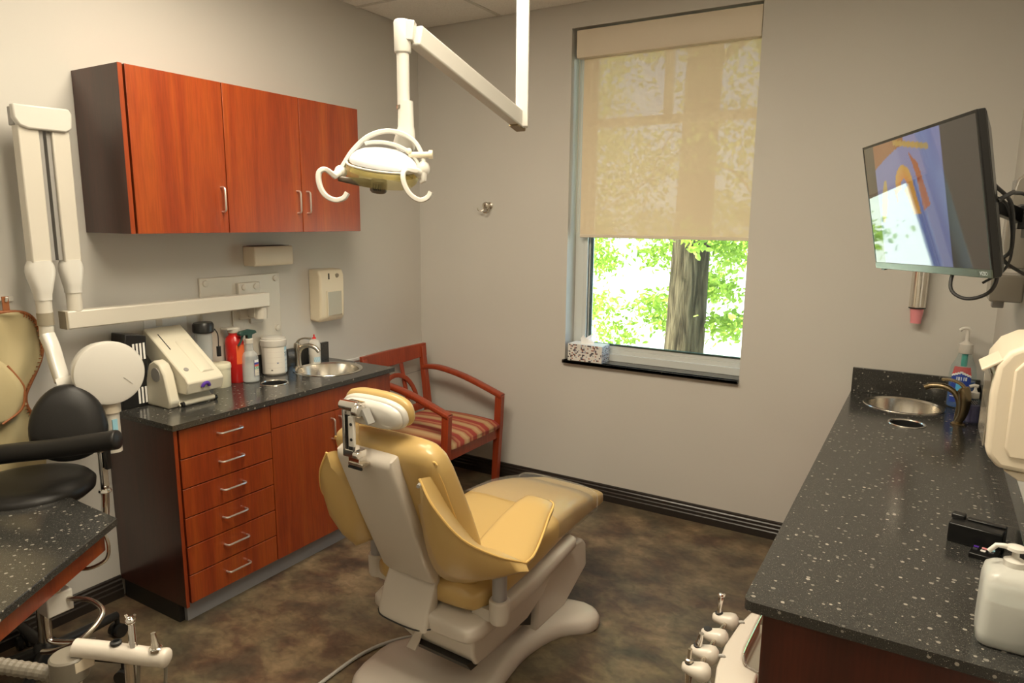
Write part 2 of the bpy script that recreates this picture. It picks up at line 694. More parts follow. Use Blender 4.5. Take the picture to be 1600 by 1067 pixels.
def text_obj(s, size, mat, parent, M, name='lettering', extrude=0.0003):
    cu = bpy.data.curves.new('t', 'FONT')
    cu.body = s
    cu.size = size
    cu.extrude = extrude
    cu.align_x = 'CENTER'
    cu.align_y = 'CENTER'
    tmp = bpy.data.objects.new('t', cu)
    COL.objects.link(tmp)
    dg = bpy.context.evaluated_depsgraph_get()
    me = bpy.data.meshes.new_from_object(tmp.evaluated_get(dg))
    bpy.data.objects.remove(tmp)
    me.transform(M)
    if parent in ROOTM:
        me.transform(ROOTM[parent].inverted())
    me.materials.clear()
    me.materials.append(MATS[mat])
    o = bpy.data.objects.new(name, me)
    COL.objects.link(o)
    o.parent = parent
    if parent in ROOTM:
        ROOTM[o] = ROOTM[parent]
    return o


def frame_m(o, x, y):
    """matrix with given x/y axes (print plane) at o"""
    x, y = Vector(x).normalized(), Vector(y).normalized()
    z = x.cross(y)
    return Matrix(((x.x, y.x, z.x, o[0]), (x.y, y.y, z.y, o[1]), (x.z, y.z, z.z, o[2]), (0, 0, 0, 1)))


def grid_print(name, mat, parent, o, ux, uy, nx, ny, fn, bulge=None):
    """flat printed grid o + s*ux + t*uy coloured by fn(s,t)"""
    o, ux, uy = Vector(o), Vector(ux), Vector(uy)
    vs, fs = [], []
    for j in range(ny + 1):
        for i in range(nx + 1):
            p = o + ux * (i / nx) + uy * (j / ny)
            if bulge:
                p = bulge(p, i / nx, j / ny)
            vs.append(p)
    for j in range(ny):
        for i in range(nx):
            a = j * (nx + 1) + i
            fs.append((a, a + 1, a + nx + 2, a + nx + 1))
    me = bpy.data.meshes.new(name)
    me.from_pydata(vs, [], fs)
    ca = me.color_attributes.new('Col', 'FLOAT_COLOR', 'CORNER')
    k = 0
    for p in me.polygons:
        fi = p.index
        i, j = fi % nx, fi // nx
        for di, dj in ((0, 0), (1, 0), (1, 1), (0, 1)):
            if mat == 'print':
                c = fn((i + 0.5) / nx, (j + 0.5) / ny)
            else:
                c = fn((i + di) / nx, (j + dj) / ny)
            ca.data[k].color = (*c, 1)
            k += 1
    if parent in ROOTM:
        me.transform(ROOTM[parent].inverted())
    me.materials.append(MATS[mat])
    ob = bpy.data.objects.new(name, me)
    COL.objects.link(ob)
    ob.parent = parent
    if parent in ROOTM:
        ROOTM[ob] = ROOTM[parent]
    return ob


# ------------------------------------------------------------------ ROOM
W, H, YF = 3.43, 3.042, -4.75
struct(MB().box((-0.15, YF - 0.15, -0.12), (W + 0.15, 0.17, 0)).build('floor', 'floor_vinyl'))
wl = struct(MB().box((-0.15, YF, 0), (0, 0.17, H + 0.1)).build('wall_left', 'wall_paint'))
wr = struct(MB().box((W, YF, 0), (W + 0.15, 0.17, H + 0.1)).build('wall_right', 'wall_paint'))
wf = struct(MB().box((-0.15, YF - 0.15, 0), (W + 0.15, YF, H + 0.1)).build('wall_front', 'wall_paint'))
X0, X1, Z0, Z1 = 1.173, 2.275, 0.873, 2.905
q = MB()
for y_ in (0.0, 0.17):
    vs_ = [(0, y_, 0), (W, y_, 0), (W, y_, H + 0.1), (0, y_, H + 0.1), (X0, y_, Z0), (X1, y_, Z0), (X1, y_, Z1), (X0, y_, Z1)]
    q.add(vs_, [(0, 1, 5, 4), (1, 2, 6, 5), (2, 3, 7, 6), (3, 0, 4, 7)])
for a_, b_ in (((X0, Z0), (X1, Z0)), ((X1, Z0), (X1, Z1)), ((X1, Z1), (X0, Z1)), ((X0, Z1), (X0, Z0)), ((0, 0), (W, 0)), ((W, 0), (W, H + 0.1)), ((W, H + 0.1), (0, H + 0.1)), ((0, H + 0.1), (0, 0))):
    q.add([(a_[0], 0, a_[1]), (b_[0], 0, b_[1]), (b_[0], 0.17, b_[1]), (a_[0], 0.17, a_[1])], [(0, 1, 2, 3)])
bmesh.ops.remove_doubles(q.bm, verts=q.bm.verts, dist=1e-5)
struct(q.build('wall_back', 'wall_paint'))
# ceiling: slab, grid bars and lay-in tiles
ce = struct(MB().box((-0.15, YF - 0.15, H + 0.03), (W + 0.15, 0.17, H + 0.15)).build('ceiling', 'ceiling_tile'))
xs = [0.0, 0.667, 1.887, 3.107, W]
ys = [0.0]
y = -0.59
while y > YF:
    ys.append(y)
    y -= 0.61
ys.append(YF)
g = MB()
for x in xs[1:-1]:
    g.box((x - 0.012, YF, H - 0.004), (x + 0.012, 0, H + 0.02))
for y in ys[1:-1]:
    g.box((0, y - 0.012, H - 0.0035), (W, y + 0.012, H + 0.02))
go = g.build('ceiling_grid', 'alu', ce)
MATS['grid_white'] = simple('grid_white', (0.60, 0.58, 0.53), 0.5)
go.data.materials[0] = MATS['grid_white']
for i in range(len(xs) - 1):
    for j in range(len(ys) - 1):
        if (i, j) in ((1, 3),):
            pass
        MB().box((xs[i] + 0.008, ys[j + 1] + 0.008, H), (xs[i + 1] - 0.008, ys[j] - 0.008, H + 0.014)).build('ceiling_tile', 'ceiling_tile', ce)
for lx, ly in TROFFERS:
    tr_ = thing('ceiling_light', {0: 'ceiling light panel over the dental chair', 1: 'ceiling light panel over the right counter end', 2: 'ceiling light panel near the room entrance'}[TROFFERS.index((lx, ly))], 'ceiling light', (lx, ly, H))
    MB().box((lx - 0.6, ly - 0.3, H - 0.02), (lx + 0.6, ly - 0.275, H)).box((lx - 0.6, ly + 0.275, H - 0.02), (lx + 0.6, ly + 0.3, H)).box((lx - 0.6, ly - 0.275, H - 0.02), (lx - 0.575, ly + 0.275, H)).box((lx + 0.575, ly - 0.275, H - 0.02), (lx + 0.6, ly + 0.275, H)).build('frame', 'lamp_white', tr_)
    MB().box((lx - 0.575, ly - 0.275, H - 0.012), (lx + 0.575, ly + 0.275, H - 0.002)).build('diffuser', 'diffuser', tr_)

# baseboards with stepped profile
prof = [(0, 0), (0.020, 0), (0.020, 0.040), (0.016, 0.046), (0.016, 0.062), (0.012, 0.068), (0.012, 0.084), (0.007, 0.090), (0.007, 0.100), (0, 0.106)]


def baseboard(name, ax, a, b_, at0, sign):
    q_ = MB()
    if ax == 'y':   # runs along x at wall y=at0
        q_.loft([[(a, at0 + sign * p[0], p[1]) for p in prof], [(b_, at0 + sign * p[0], p[1]) for p in prof]])
    else:
        q_.loft([[(at0 + sign * p[0], a, p[1]) for p in prof], [(at0 + sign * p[0], b_, p[1]) for p in prof]])
    return struct(q_.build(name, 'baseboard', angle=20))


baseboard('baseboard_back', 'y', 0.0, 2.87, 0.0, -1)
baseboard('baseboard_left', 'x', YF, -2.2915, 0.0, 1)
baseboard('baseboard_left', 'x', -0.93, 0.0, 0.0, 1)
baseboard('baseboard_right', 'x', YF, -2.39, W, -1)
baseboard('baseboard_front', 'y', 0.0, W, YF, 1)

# window
wn = sroot('window_1', (1.72, 0.1, Z0))
fz0, fz1 = 0.895, Z1
fr_ = MB()
fx0, fx1 = X0, X1
gx0, gx1, gz0, gz1 = 1.285, 2.262, 0.995, 2.86
for (a, b_) in (((fx0, 0.12, fz0), (gx0 - 0.02, 0.165, fz1)), ((gx1 + 0.003, 0.12, fz0), (fx1, 0.165, fz1)), ((fx0, 0.12, fz0), (fx1, 0.165, gz0 - 0.03)), ((fx0, 0.12, gz1), (fx1, 0.165, fz1))):
    fr_.box(a, b_)
fr_.box((gx0 - 0.045, 0.105, fz0), (gx0 - 0.02, 0.165, fz1)).box((gx0 - 0.02, 0.13, gz0 - 0.03), (gx0, 0.165, gz1)).box((fx0, 0.10, fz0), (fx1, 0.12, fz0 + 0.045)).box((gx0 - 0.02, 0.13, gz0 - 0.03), (fx1, 0.165, gz0))
fro = fr_.build('window_frame', 'window_frame', wn, bevel=0.002)
MB().box((1.715, 0.125, 2.36), (1.765, 0.16, gz1)).box((gx0, 0.125, 2.34), (gx1, 0.16, 2.39)).build('mullion', 'window_frame', wn)
MB().box((gx0 - 0.008, 0.126, gz0), (gx0, 0.15, gz1)).box((gx0, 0.126, gz0 - 0.006), (gx1, 0.15, gz0 + 0.003)).build('gasket', 'gasket', wn)
MB().box((gx0, 0.145, gz0), (gx1, 0.149, gz1)).build('pane', 'window_glass', wn)
MB().box((X0 + 0.001, -0.03, Z0 + 0.0005), (X1 - 0.001, 0.12, Z0 + 0.022)).box((X0 - 0.008, -0.03, Z0), (X1 + 0.0, -0.001, Z0 + 0.022)).build('window_sill', 'granite', wn, bevel=0.003)

# roller shade
sh = thing('roller_shade', 'tan translucent roller shade pulled two thirds down the window', 'window shade', (1.745, 0.06, 1.68))
ca = MB()
ca.prism([(0.005, 2.755), (0.012, 2.735), (0.085, 2.735), (0.085, 2.890), (0.005, 2.890)], 'x', X0 + 0.03, X1 - 0.004)
ca.build('cassette', 'beige_plastic', sh, bevel=0.002)
f = MB()
n_ = 24
f.loft([[(1.229 + (2.268 - 1.229) * i / n_, 0.062 + 0.0015 * math.sin(i * 1.3), z) for i in range(n_ + 1)] for z in (1.69, 1.9, 2.2, 2.5, 2.74)], cap=False, closed=False)
f.build('shade_cloth', 'shade_fabric', sh)
MB().box((1.229, 0.057, 1.672), (2.268, 0.068, 1.692)).build('hem_bar', 'beige_plastic', sh, bevel=0.003)
# bead chain at the left
ch = MB()
ch.tube([(1.205, 0.05, 2.75), (1.205, 0.05, 1.72), (1.212, 0.056, 1.70), (1.219, 0.06, 1.72), (1.219, 0.06, 2.75)], 0.0018, 6)
ch.build('pull_chain', 'white_plastic', sh)

# ------------------------------------------------------------------ OUTSIDE
struct(MB().box((-40, 0.19, -0.55), (40, 70, -0.35)).build('ground', 'ground_pale'))
tree = thing('tree', 'large tree trunk with bright green leaves outside the window', 'tree', (1.0, 3.1, -0.35))
tk = MB()
rings = []
for i in range(40):
    z = -0.35 + i * 0.11
    rr = 0.200 + 0.10 * math.exp(-(z + 0.35) / 0.25) - 0.010 * z
    ring = []
    for k in range(48):
        a = 2 * PI * k / 48
        wv = 1 + 0.05 * noise.noise(Vector((math.cos(a) * 5, math.sin(a) * 5, z * 0.8))) + 0.05 * noise.noise(Vector((math.cos(a) * 14, math.sin(a) * 14, z * 1.6)))
        ring.append((1.00 + 0.02 * z + rr * wv * math.cos(a), 3.1 + rr * wv * math.sin(a), z))
    rings.append(ring)
tk.loft(rings)
tk.build('trunk', 'bark', tree, angle=70)
for pts, r in (([(1.05, 3.1, 2.4), (1.5, 3.0, 2.2), (1.75, 2.9, 1.75), (2.0, 2.8, 1.35)], 0.012),
               ([(1.0, 3.1, 2.6), (0.5, 3.2, 2.2), (0.0, 3.4, 1.95), (-0.6, 3.6, 1.6)], 0.014),
               ([(1.0, 3.1, 3.4), (0.2, 3.5, 3.9), (-0.8, 3.9, 4.3)], 0.05),
               ([(1.05, 3.1, 3.2), (1.9, 3.4, 3.9), (2.8, 3.8, 4.4)], 0.05),
               ([(0.95, 3.1, 2.9), (0.75, 2.8, 2.4), (0.66, 2.6, 1.8)], 0.009)):
    P = spline(pts, 6)
    MB().tube(P, [r * (1 - 0.7 * i / len(P)) for i in range(len(P))], 8).build('branch', 'bark', tree)
rnd = random.Random(5)


def leaves(n, name, centers, spread, size):
    vs, fs = [], []
    for i in range(n):
        c = rnd.choice(centers)
        s_ = c[3] if len(c) > 3 else spread
        p = Vector((c[0] + rnd.gauss(0, s_), c[1] + rnd.gauss(0, s_), c[2] + rnd.gauss(0, s_ * 0.6)))
        if p.y < 0.6:
            continue
        L = size * rnd.uniform(0.7, 1.3)
        d = Vector((rnd.uniform(-1, 1), rnd.uniform(-1, 1), rnd.uniform(-1.2, 0.3))).normalized()
        u = d.cross(Vector((rnd.uniform(-1, 1), rnd.uniform(-1, 1), rnd.uniform(-1, 1)))).normalized()
        w_ = u.cross(d) * L * 0.12
        b0 = len(vs)
        vs += [p, p + d * L * 0.35 + u * L * 0.26 + w_, p + d * L * 0.75 + u * L * 0.18 + w_, p + d * L, p + d * L * 0.75 - u * L * 0.18 + w_, p + d * L * 0.35 - u * L * 0.26 + w_]
        fs += [(b0, b0 + 1, b0 + 2, b0 + 3), (b0, b0 + 3, b0 + 4, b0 + 5)]
    me = bpy.data.meshes.new(name)
    me.from_pydata(vs, [], fs)
    me.transform(ROOTM[tree].inverted())
    me.materials.append(MATS['leaf'])
    o = bpy.data.objects.new(name, me)
    COL.objects.link(o)
    o.parent = tree
    o['kind'] = 'stuff'
    return o


cent = [(rnd.uniform(-1.4, 0.9), rnd.uniform(3.3, 5.0), rnd.uniform(0.5, 2.1), 0.16) for _ in range(26)]
cent += [(rnd.uniform(1.1, 2.6), rnd.uniform(3.2, 4.6), rnd.uniform(0.5, 2.2), 0.14) for _ in range(11)]
cent += [(rnd.uniform(-2.5, 3.0), rnd.uniform(2.6, 5.0), rnd.uniform(2.1, 4.8), 0.26) for _ in range(52)]
leaves(19000, 'foliage', cent, 0.2, 0.075)
leaves(60, 'foliage', [(1.15, 2.65, 1.62, 0.06), (1.25, 2.62, 1.55, 0.05), (1.2, 2.6, 1.72, 0.07)], 0.06, 0.085)
# ------------------------------------------------------------------ cabinet helpers


def pull_x(x, p0, p1, out=0.028, r=0.0045):
    """bow handle on a face looking +x (or -x with out<0) between p0=(y,z), p1=(y,z)"""
    a, b_ = Vector((x, *p0)), Vector((x, *p1))
    o_ = Vector((out, 0, 0))
    d = (b_ - a).normalized() * 0.012
    return MB().tube([a, a + o_ * 0.6, a + o_ * 0.9 + d * 0.4, a + o_ + d, b_ + o_ - d, b_ + o_ * 0.9 - d * 0.4, b_ + o_ * 0.6, b_], r, 8)


# wall cabinet (left)
UY0, UY1, UZ0, UZ1 = -2.298, -0.963, 1.705, 2.371
wc = thing('wall_cabinet', 'cherry wood wall cabinet with three doors on the left wall', 'cabinet', (0.0, -1.63, UZ0))
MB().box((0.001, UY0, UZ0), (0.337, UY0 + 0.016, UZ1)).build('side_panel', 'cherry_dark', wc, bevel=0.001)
MB().box((0.3372, UY0, UZ0), (0.340, UY0 + 0.018, UZ1)).build('edge_band', 'cherry', wc)
MB().box((0.001, UY0 + 0.018, UZ0 + 0.002), (0.306, UY1, UZ1)).build('body', 'cherry', wc, bevel=0.001)
ds = [UY0 + 0.026, -1.832, -1.388, UY1]
for i in range(3):
    a, b_ = ds[i] + 0.0025, ds[i + 1] - 0.0025
    d = MB().box((0.320, a, UZ0), (0.340, b_, UZ1)).build('door', 'cherry', wc, bevel=0.001)
    hy = b_ - 0.03 if i < 2 else a + 0.03
    pull_x(0.340, (hy, 1.80), (hy, 1.91)).build('handle', 'nickel_handle', d)

# base cabinet (left)
BY0, BY1 = -2.29, -0.935
bc = thing('base_cabinet', 'cherry wood base cabinet with six drawers and two doors, left wall', 'cabinet', (0.25, -1.6, 0))
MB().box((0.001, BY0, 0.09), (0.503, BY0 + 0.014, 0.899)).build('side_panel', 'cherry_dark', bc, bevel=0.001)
MB().box((0.5032, BY0, 0.09), (0.507, BY0 + 0.015, 0.899)).build('edge_band', 'cherry', bc)
MB().box((0.001, BY0 + 0.018, 0.091), (0.474, BY1, 0.78)).box((0.456, BY0 + 0.018, 0.78), (0.474, BY1, 0.899)).box((0.001, BY1 - 0.018, 0.78), (0.465, BY1, 0.899)).build('body', 'cherry', bc)
MB().box((0.025, BY0 + 0.004, 0.0), (0.44, BY0 + 0.03, 0.09)).build('toe_kick', 'toe_dark', bc)
MB().box((0.025, BY0 + 0.031, 0.0), (0.46, BY1 - 0.005, 0.09)).build('toe_kick', 'toe_grey', bc)
DZ = [0.100 + (0.893 - 0.100) * i / 6 for i in range(7)]
for i in range(6):
    d = MB().box((0.488, -2.266, DZ[i] + 0.0025), (0.508, -1.796, DZ[i + 1] - 0.0025)).build('drawer', 'cherry', bc, bevel=0.0012)
    zc = (DZ[i] + DZ[i + 1]) / 2 + 0.008
    pull_x(0.508, (-2.085, zc), (-1.965, zc)).build('handle', 'nickel_handle', d)
MB().box((0.488, -1.791, 0.775), (0.508, BY1, 0.891)).build('false_drawer_front', 'cherry', bc, bevel=0.0012)
for (a, b_, hy) in ((-1.791, -1.380, -1.405), (-1.376, BY1, -1.350)):
    d = MB().box((0.488, a, 0.102), (0.508, b_, 0.771)).build('door', 'cherry', bc, bevel=0.0012)
    pull_x(0.508, (hy, 0.625), (hy, 0.735)).build('handle', 'nickel_handle', d)

# countertop left with sink and waste holes
CZ = 0.925
SL = (0.242, -1.160, 0.180)
GL = (0.263, -1.559, 0.066)
ct = thing('countertop', 'speckled black granite countertop on the left base cabinet', 'countertop', (0.27, -1.6, 0.9))
MB().plate([(0.001, -2.306), (0.530, -2.306), (0.530, -0.916), (0.001, -0.916)], [circle2(*SL), circle2(*GL, 24)], 0.900, CZ).build('slab', 'granite', ct)
MB().box((0.001, -2.306, CZ), (0.020, -0.935, CZ + 0.105)).build('backsplash', 'granite', ct, bevel=0.001)


def sink(c, z, label, mat='steel'):
    x, y, r = c
    s_ = thing('sink', label, 'sink', (x, y, z - 0.11))
    prof_ = [(r + 0.016, z + 0.001), (r + 0.014, z + 0.004), (r + 0.002, z + 0.004), (r - 0.006, z - 0.004), (r - 0.012, z - 0.06), (r - 0.03, z - 0.10), (r - 0.07, z - 0.112), (0.03, z - 0.116), (0.001, z - 0.116)]
    q_ = MB()
    rings_ = [[(x + R_ * math.cos(2 * PI * k / 48), y + R_ * math.sin(2 * PI * k / 48), zz) for k in range(48)] for R_, zz in prof_]
    q_.loft(rings_, cap=False)
    q_.build('bowl', mat, s_, recalc=False)
    MB().lathe([(0.001, 0), (0.022, 0), (0.022, 0.003), (0.016, 0.004), (0.001, 0.004)], (x, y, z - 0.1155)).build('drain', 'chrome', s_)
    return s_


sink(SL, CZ, 'round stainless sink basin in the left countertop')


def waste_ring(c, z, label):
    x, y, r = c
    g_ = thing('waste_chute', label, 'waste hole', (x, y, z - 0.12))
    rings_ = [[(x + R_ * math.cos(2 * PI * k / 32), y + R_ * math.sin(2 * PI * k / 32), zz) for k in range(32)] for R_, zz in ((r + 0.007, z + 0.0005), (r + 0.006, z + 0.003), (r - 0.001, z + 0.003), (r - 0.003, z - 0.002))]
    MB().loft(rings_, cap=False).build('rim', 'steel', g_, recalc=False)
    rings_ = [[(x + R_ * math.cos(2 * PI * k / 32), y + R_ * math.sin(2 * PI * k / 32), zz) for k in range(32)] for R_, zz in ((r - 0.003, z - 0.002), (r - 0.004, z - 0.11))]
    q_ = MB()
    q_.loft(rings_, cap=False)
    q_.bm.faces.new([v for v in q_.bm.verts][-32:])
    q_.build('liner', 'dark_slot', g_, recalc=False)


waste_ring(GL, CZ, 'round dark waste hole in the left countertop beside its sink')


def faucet(x, y, z, ang, label, mat, s=1.0):
    """single-lever faucet, spout towards local +x"""
    f_ = thing('faucet', label, 'faucet', (x, y, z), ang, local=True)
    MB().lathe([(0.028 * s, 0), (0.028 * s, 0.006), (0.020 * s, 0.012), (0.016 * s, 0.05), (0.019 * s, 0.09), (0.023 * s, 0.125 * s), (0.020 * s, 0.145 * s), (0.010 * s, 0.15 * s)]).build('body', mat, f_)
    P_ = spline([(0.0, 0, 0.075 * s), (0.02 * s, 0, 0.115 * s), (0.065 * s, 0, 0.135 * s), (0.11 * s, 0, 0.125 * s), (0.135 * s, 0, 0.10 * s)], 5)
    MB().tube(P_, [0.015 * s * (1 - 0.25 * i / len(P_)) for i in range(len(P_))], 12).build('spout', mat, f_)
    P_ = spline([(-0.008 * s, 0, 0.135 * s), (0.01 * s, 0, 0.165 * s), (0.045 * s, 0, 0.178 * s), (0.085 * s, 0, 0.176 * s)], 5)
    MB().tube(P_, 0.01, 10, flat=(0.014 * s, 0.005 * s), side=(0, 1, 0)).build('lever', mat, f_)
    return f_


faucet(0.072, -1.225, CZ, 0.35, 'brushed nickel single-lever faucet at the left sink', 'nickel', 0.98)

# ------------------------------------------------------------------ left counter items
# black vented box
tw = thing('film_box', 'tall black plastic box with white slotted strips beside the scanner', 'box', (0.085, -2.225, CZ))
MB().prism([(-2.285, CZ), (-2.165, CZ), (-2.15, 1.245), (-2.245, 1.262)], 'x', 0.024, 0.135).build('body', 'black_plastic', tw, bevel=0.004)
for zz in (0.975, 1.175):
    for k in range(4):
        yy = -2.205 + k * 0.016 - (zz - 1.0) * 0.05
        MB().box((0.1352, yy - 0.005, zz - 0.035), (0.1372, yy + 0.004, zz + 0.04)).build('white_strip', 'white_paper', tw)

# plate scanner
sc_ = thing('plate_scanner', 'cream tilted dental plate scanner with purple latch on the counter', 'scanner', (0.18, -2.03, CZ))
q = MB()
q.prism([(0.085, CZ), (0.30, CZ), (0.30, CZ + 0.012), (0.265, CZ + 0.03), (0.235, CZ + 0.075), (0.085, CZ + 0.12)], 'y', -2.115, -1.935)
q.build('base', 'scanner_plastic', sc_, bevel=0.006)
MB().prism([(0.10, CZ), (0.285, CZ), (0.30, CZ + 0.03), (0.27, 1.08), (0.24, 1.125), (0.20, 1.14), (0.16, 1.12), (0.10, CZ + 0.05)], 'y', -2.165, -2.115).build('side_bracket', 'scanner_plastic', sc_, bevel=0.008)
MB().cyl((0.21, -2.168, 1.075), (0.21, -2.160, 1.075), 0.032, n=24).build('pivot_cap', 'grey_plastic', sc_)
hd_ = [(0.045, 1.262), (0.335, 1.062), (0.352, 1.04), (0.335, 0.985), (0.24, 0.985), (0.05, 1.135), (0.03, 1.16), (0.03, 1.25)]
MB().prism(hd_, 'y', -2.105, -1.920).build('housing', 'scanner_plastic', sc_, bevel=0.006)
dd = Vector((0.29, 0, -0.20)).normalized()
up_ = Vector((0.20, 0, 0.29)).normalized()
Q0 = Vector((0.045, 0, 1.262))


def onlid(t_, y_, h=0.0):
    p_ = Q0 + dd * t_ + up_ * h
    return (p_.x, y_, p_.z)


q = MB()
q.add([onlid(0.11, -2.015, 0.001), onlid(0.335, -2.015, 0.001), onlid(0.335, -1.945, 0.001), onlid(0.11, -1.945, 0.001), onlid(0.13, -2.0, 0.008), onlid(0.33, -2.0, 0.008), onlid(0.33, -1.96, 0.008), onlid(0.13, -1.96, 0.008)],
      [(4, 5, 6, 7), (0, 1, 5, 4), (1, 2, 6, 5), (2, 3, 7, 6), (3, 0, 4, 7)])
q.build('lid_ridge', 'scanner_plastic', sc_, bevel=0.002)
MB().obox(onlid(0.05, -2.065, 0.0006), onlid(0.16, -2.065, 0.0006), 0.004, 0.002, side=(0, 1, 0)).build('slot', 'dark_slot', sc_)
c0, c1 = Vector(onlid(0.30, -2.07)), Vector(onlid(0.30, -2.07, 0.003))
MB().cyl(c0, c1, 0.011, n=18).build('button', 'grey_plastic', sc_)
q = MB()
q.tube(arc((0.349, -2.015, 1.012), (0, 1, 0), (0.25, 0, 1), 0.017, 0.0, PI, 10), 0.008, 8)
q.build('latch', 'violet', sc_)
MB().cyl((0.300, -2.10, CZ + 0.016), (0.300, -1.945, CZ + 0.016), 0.012, n=14).build('front_roller', 'scanner_plastic', sc_)
for y in (-2.106, -1.939):
    MB().cyl((0.303, y - 0.006, CZ + 0.012), (0.303, y + 0.006, CZ + 0.012), 0.012, n=12).build('roller_foot', 'black_plastic', sc_)

# clear tumbler with black lid
dk = thing('tumbler', 'clear tumbler with black lid and strap behind the scanner', 'tumbler', (0.075, -1.82, CZ))
MB().lathe([(0.030, 0), (0.034, 0.01), (0.040, 0.27), (0.040, 0.285)], (0.075, -1.82, CZ)).build('cup', 'clear_bottle', dk)
MB().lathe([(0.046, 0.285), (0.050, 0.29), (0.050, 0.325), (0.044, 0.335), (0.01, 0.336)], (0.075, -1.82, CZ)).build('lid', 'black_plastic', dk)
MB().tube(spline([(0.10, -1.775, CZ + 0.30), (0.11, -1.765, CZ + 0.27), (0.11, -1.765, CZ + 0.21)], 5), 0.003, 6).cyl((0.11, -1.765, CZ + 0.21), (0.11, -1.765, CZ + 0.16), 0.011, n=10).build('strap', 'black_plastic', dk)

# cream tub
tb = thing('plastic_tub', 'plain cream plastic tub standing right of the scanner', 'tub', (0.10, -1.758, CZ))
MB().lathe([(0.047, 0), (0.049, 0.004), (0.052, 0.105), (0.052, 0.112), (0.047, 0.118), (0.01, 0.119)], (0.10, -1.758, CZ)).build('tub', 'cream_plastic', tb)
MB().lathe([(0.0535, 0.095), (0.0540, 0.10), (0.0540, 0.115), (0.050, 0.122), (0.01, 0.123)], (0.10, -1.758, CZ)).build('lid', 'cream_plastic', tb)

# red bottle
rb = thing('red_bottle', 'tall red plastic bottle with white cap and orange label', 'bottle', (0.075, -1.645, CZ))
C_ = (0.075, -1.645, CZ)
MB().lathe([(0.042, 0), (0.046, 0.006), (0.047, 0.21), (0.042, 0.235), (0.027, 0.25), (0.027, 0.262)], C_).build('bottle', 'red_plastic', rb)
MB().lathe([(0.029, 0.262), (0.031, 0.265), (0.031, 0.284), (0.026, 0.288), (0.005, 0.288)], C_).box((0.045, -1.70, CZ + 0.282), (0.10, -1.63, CZ + 0.290)).build('cap', 'white_plastic', rb)
q = MB()
q.loft([[(C_[0] + 0.0478 * math.cos(a_), C_[1] + 0.0478 * math.sin(a_), CZ + zz) for a_ in [(-0.5 + 1.1 * k / 8) for k in range(9)]] for zz in (0.10, 0.20)], cap=False, closed=False)
q.build('label', 'orange_label', rb)

# spray bottle
sb = thing('spray_bottle', 'clear spray bottle with dark green trigger in front of the red bottle', 'spray bottle', (0.133, -1.600, CZ))
C_ = (0.133, -1.600, CZ)
MB().lathe([(0.040, 0), (0.044, 0.005), (0.0435, 0.075), (0.041, 0.135), (0.036, 0.150), (0.021, 0.165), (0.018, 0.205), (0.019, 0.212)], C_).build('bottle', 'clear_bottle', sb)
MB().lathe([(0.038, 0.004), (0.0415, 0.008), (0.041, 0.085), (0.002, 0.085)], C_).build('liquid', 'milky_bottle', sb)
MB().lathe([(0.021, 0.205), (0.021, 0.225), (0.016, 0.23)], C_).build('collar', 'white_plastic', sb)
q = MB()
q.prism([(-1.665, CZ + 0.262), (-1.655, CZ + 0.272), (-1.60, CZ + 0.278), (-1.565, CZ + 0.270), (-1.555, CZ + 0.256), (-1.585, CZ + 0.248), (-1.588, CZ + 0.228), (-1.612, CZ + 0.228), (-1.615, CZ + 0.25), (-1.66, CZ + 0.25)], 'x', C_[0] - 0.012, C_[0] + 0.012)
q.build('spray_head', MATS.get('dark_green') or simple('dark_green', (0.02, 0.06, 0.045), 0.35), sb, bevel=0.003)
MB().tube(spline([(C_[0], -1.635, CZ + 0.25), (C_[0], -1.650, CZ + 0.22), (C_[0], -1.668, CZ + 0.20)], 4), 0.005, 8).build('trigger', 'dark_green', sb)
cols = [((0.05, 0.05, 0.30), 0.6), ((0.6, 0.1, 0.05), 0.4), ((0.1, 0.4, 0.2), 0.2)]


def spraylab(s_, t_):
    if s_ < 0.1 or s_ > 0.92:
        return (0.12, 0.12, 0.2)
    if t_ > 0.84:
        return (0.8, 0.8, 0.78)
    if t_ > 0.70:
        return (0.06, 0.07, 0.35)
    if t_ > 0.58:
        return (0.62, 0.12, 0.08)
    if t_ > 0.42:
        return (0.08, 0.38, 0.2) if int(s_ * 7 + t_ * 9) % 2 else (0.5, 0.6, 0.5)
    return (0.78, 0.74, 0.62) if int(t_ * 22) % 2 or s_ > 0.8 else (0.55, 0.52, 0.45)


def wrap(cx, cy, R_, a0, a1):
    def fn(p, s_, t_):
        a_ = a0 + (a1 - a0) * s_
        return Vector((cx + R_ * math.cos(a_), cy + R_ * math.sin(a_), p.z))
    return fn


grid_print('label', 'print', sb, (0, 0, CZ + 0.035), (0, 1, 0), (0, 0, 0.085), 10, 24, spraylab, wrap(C_[0], C_[1], 0.0448, -0.25, 0.55))

# wipes canister
wp = thing('wipes_canister', 'white round wipes canister with pale printed label by the faucet', 'canister', (0.085, -1.405, CZ))
C_ = (0.085, -1.405, CZ)
MB().lathe([(0.058, 0), (0.065, 0.008), (0.066, 0.165), (0.062, 0.17)], C_).build('canister', 'white_plastic', wp)
MB().lathe([(0.069, 0.160), (0.070, 0.163), (0.070, 0.192), (0.064, 0.196), (0.064, 0.202), (0.055, 0.206), (0.01, 0.206)], C_).build('lid', 'lamp_white', wp)


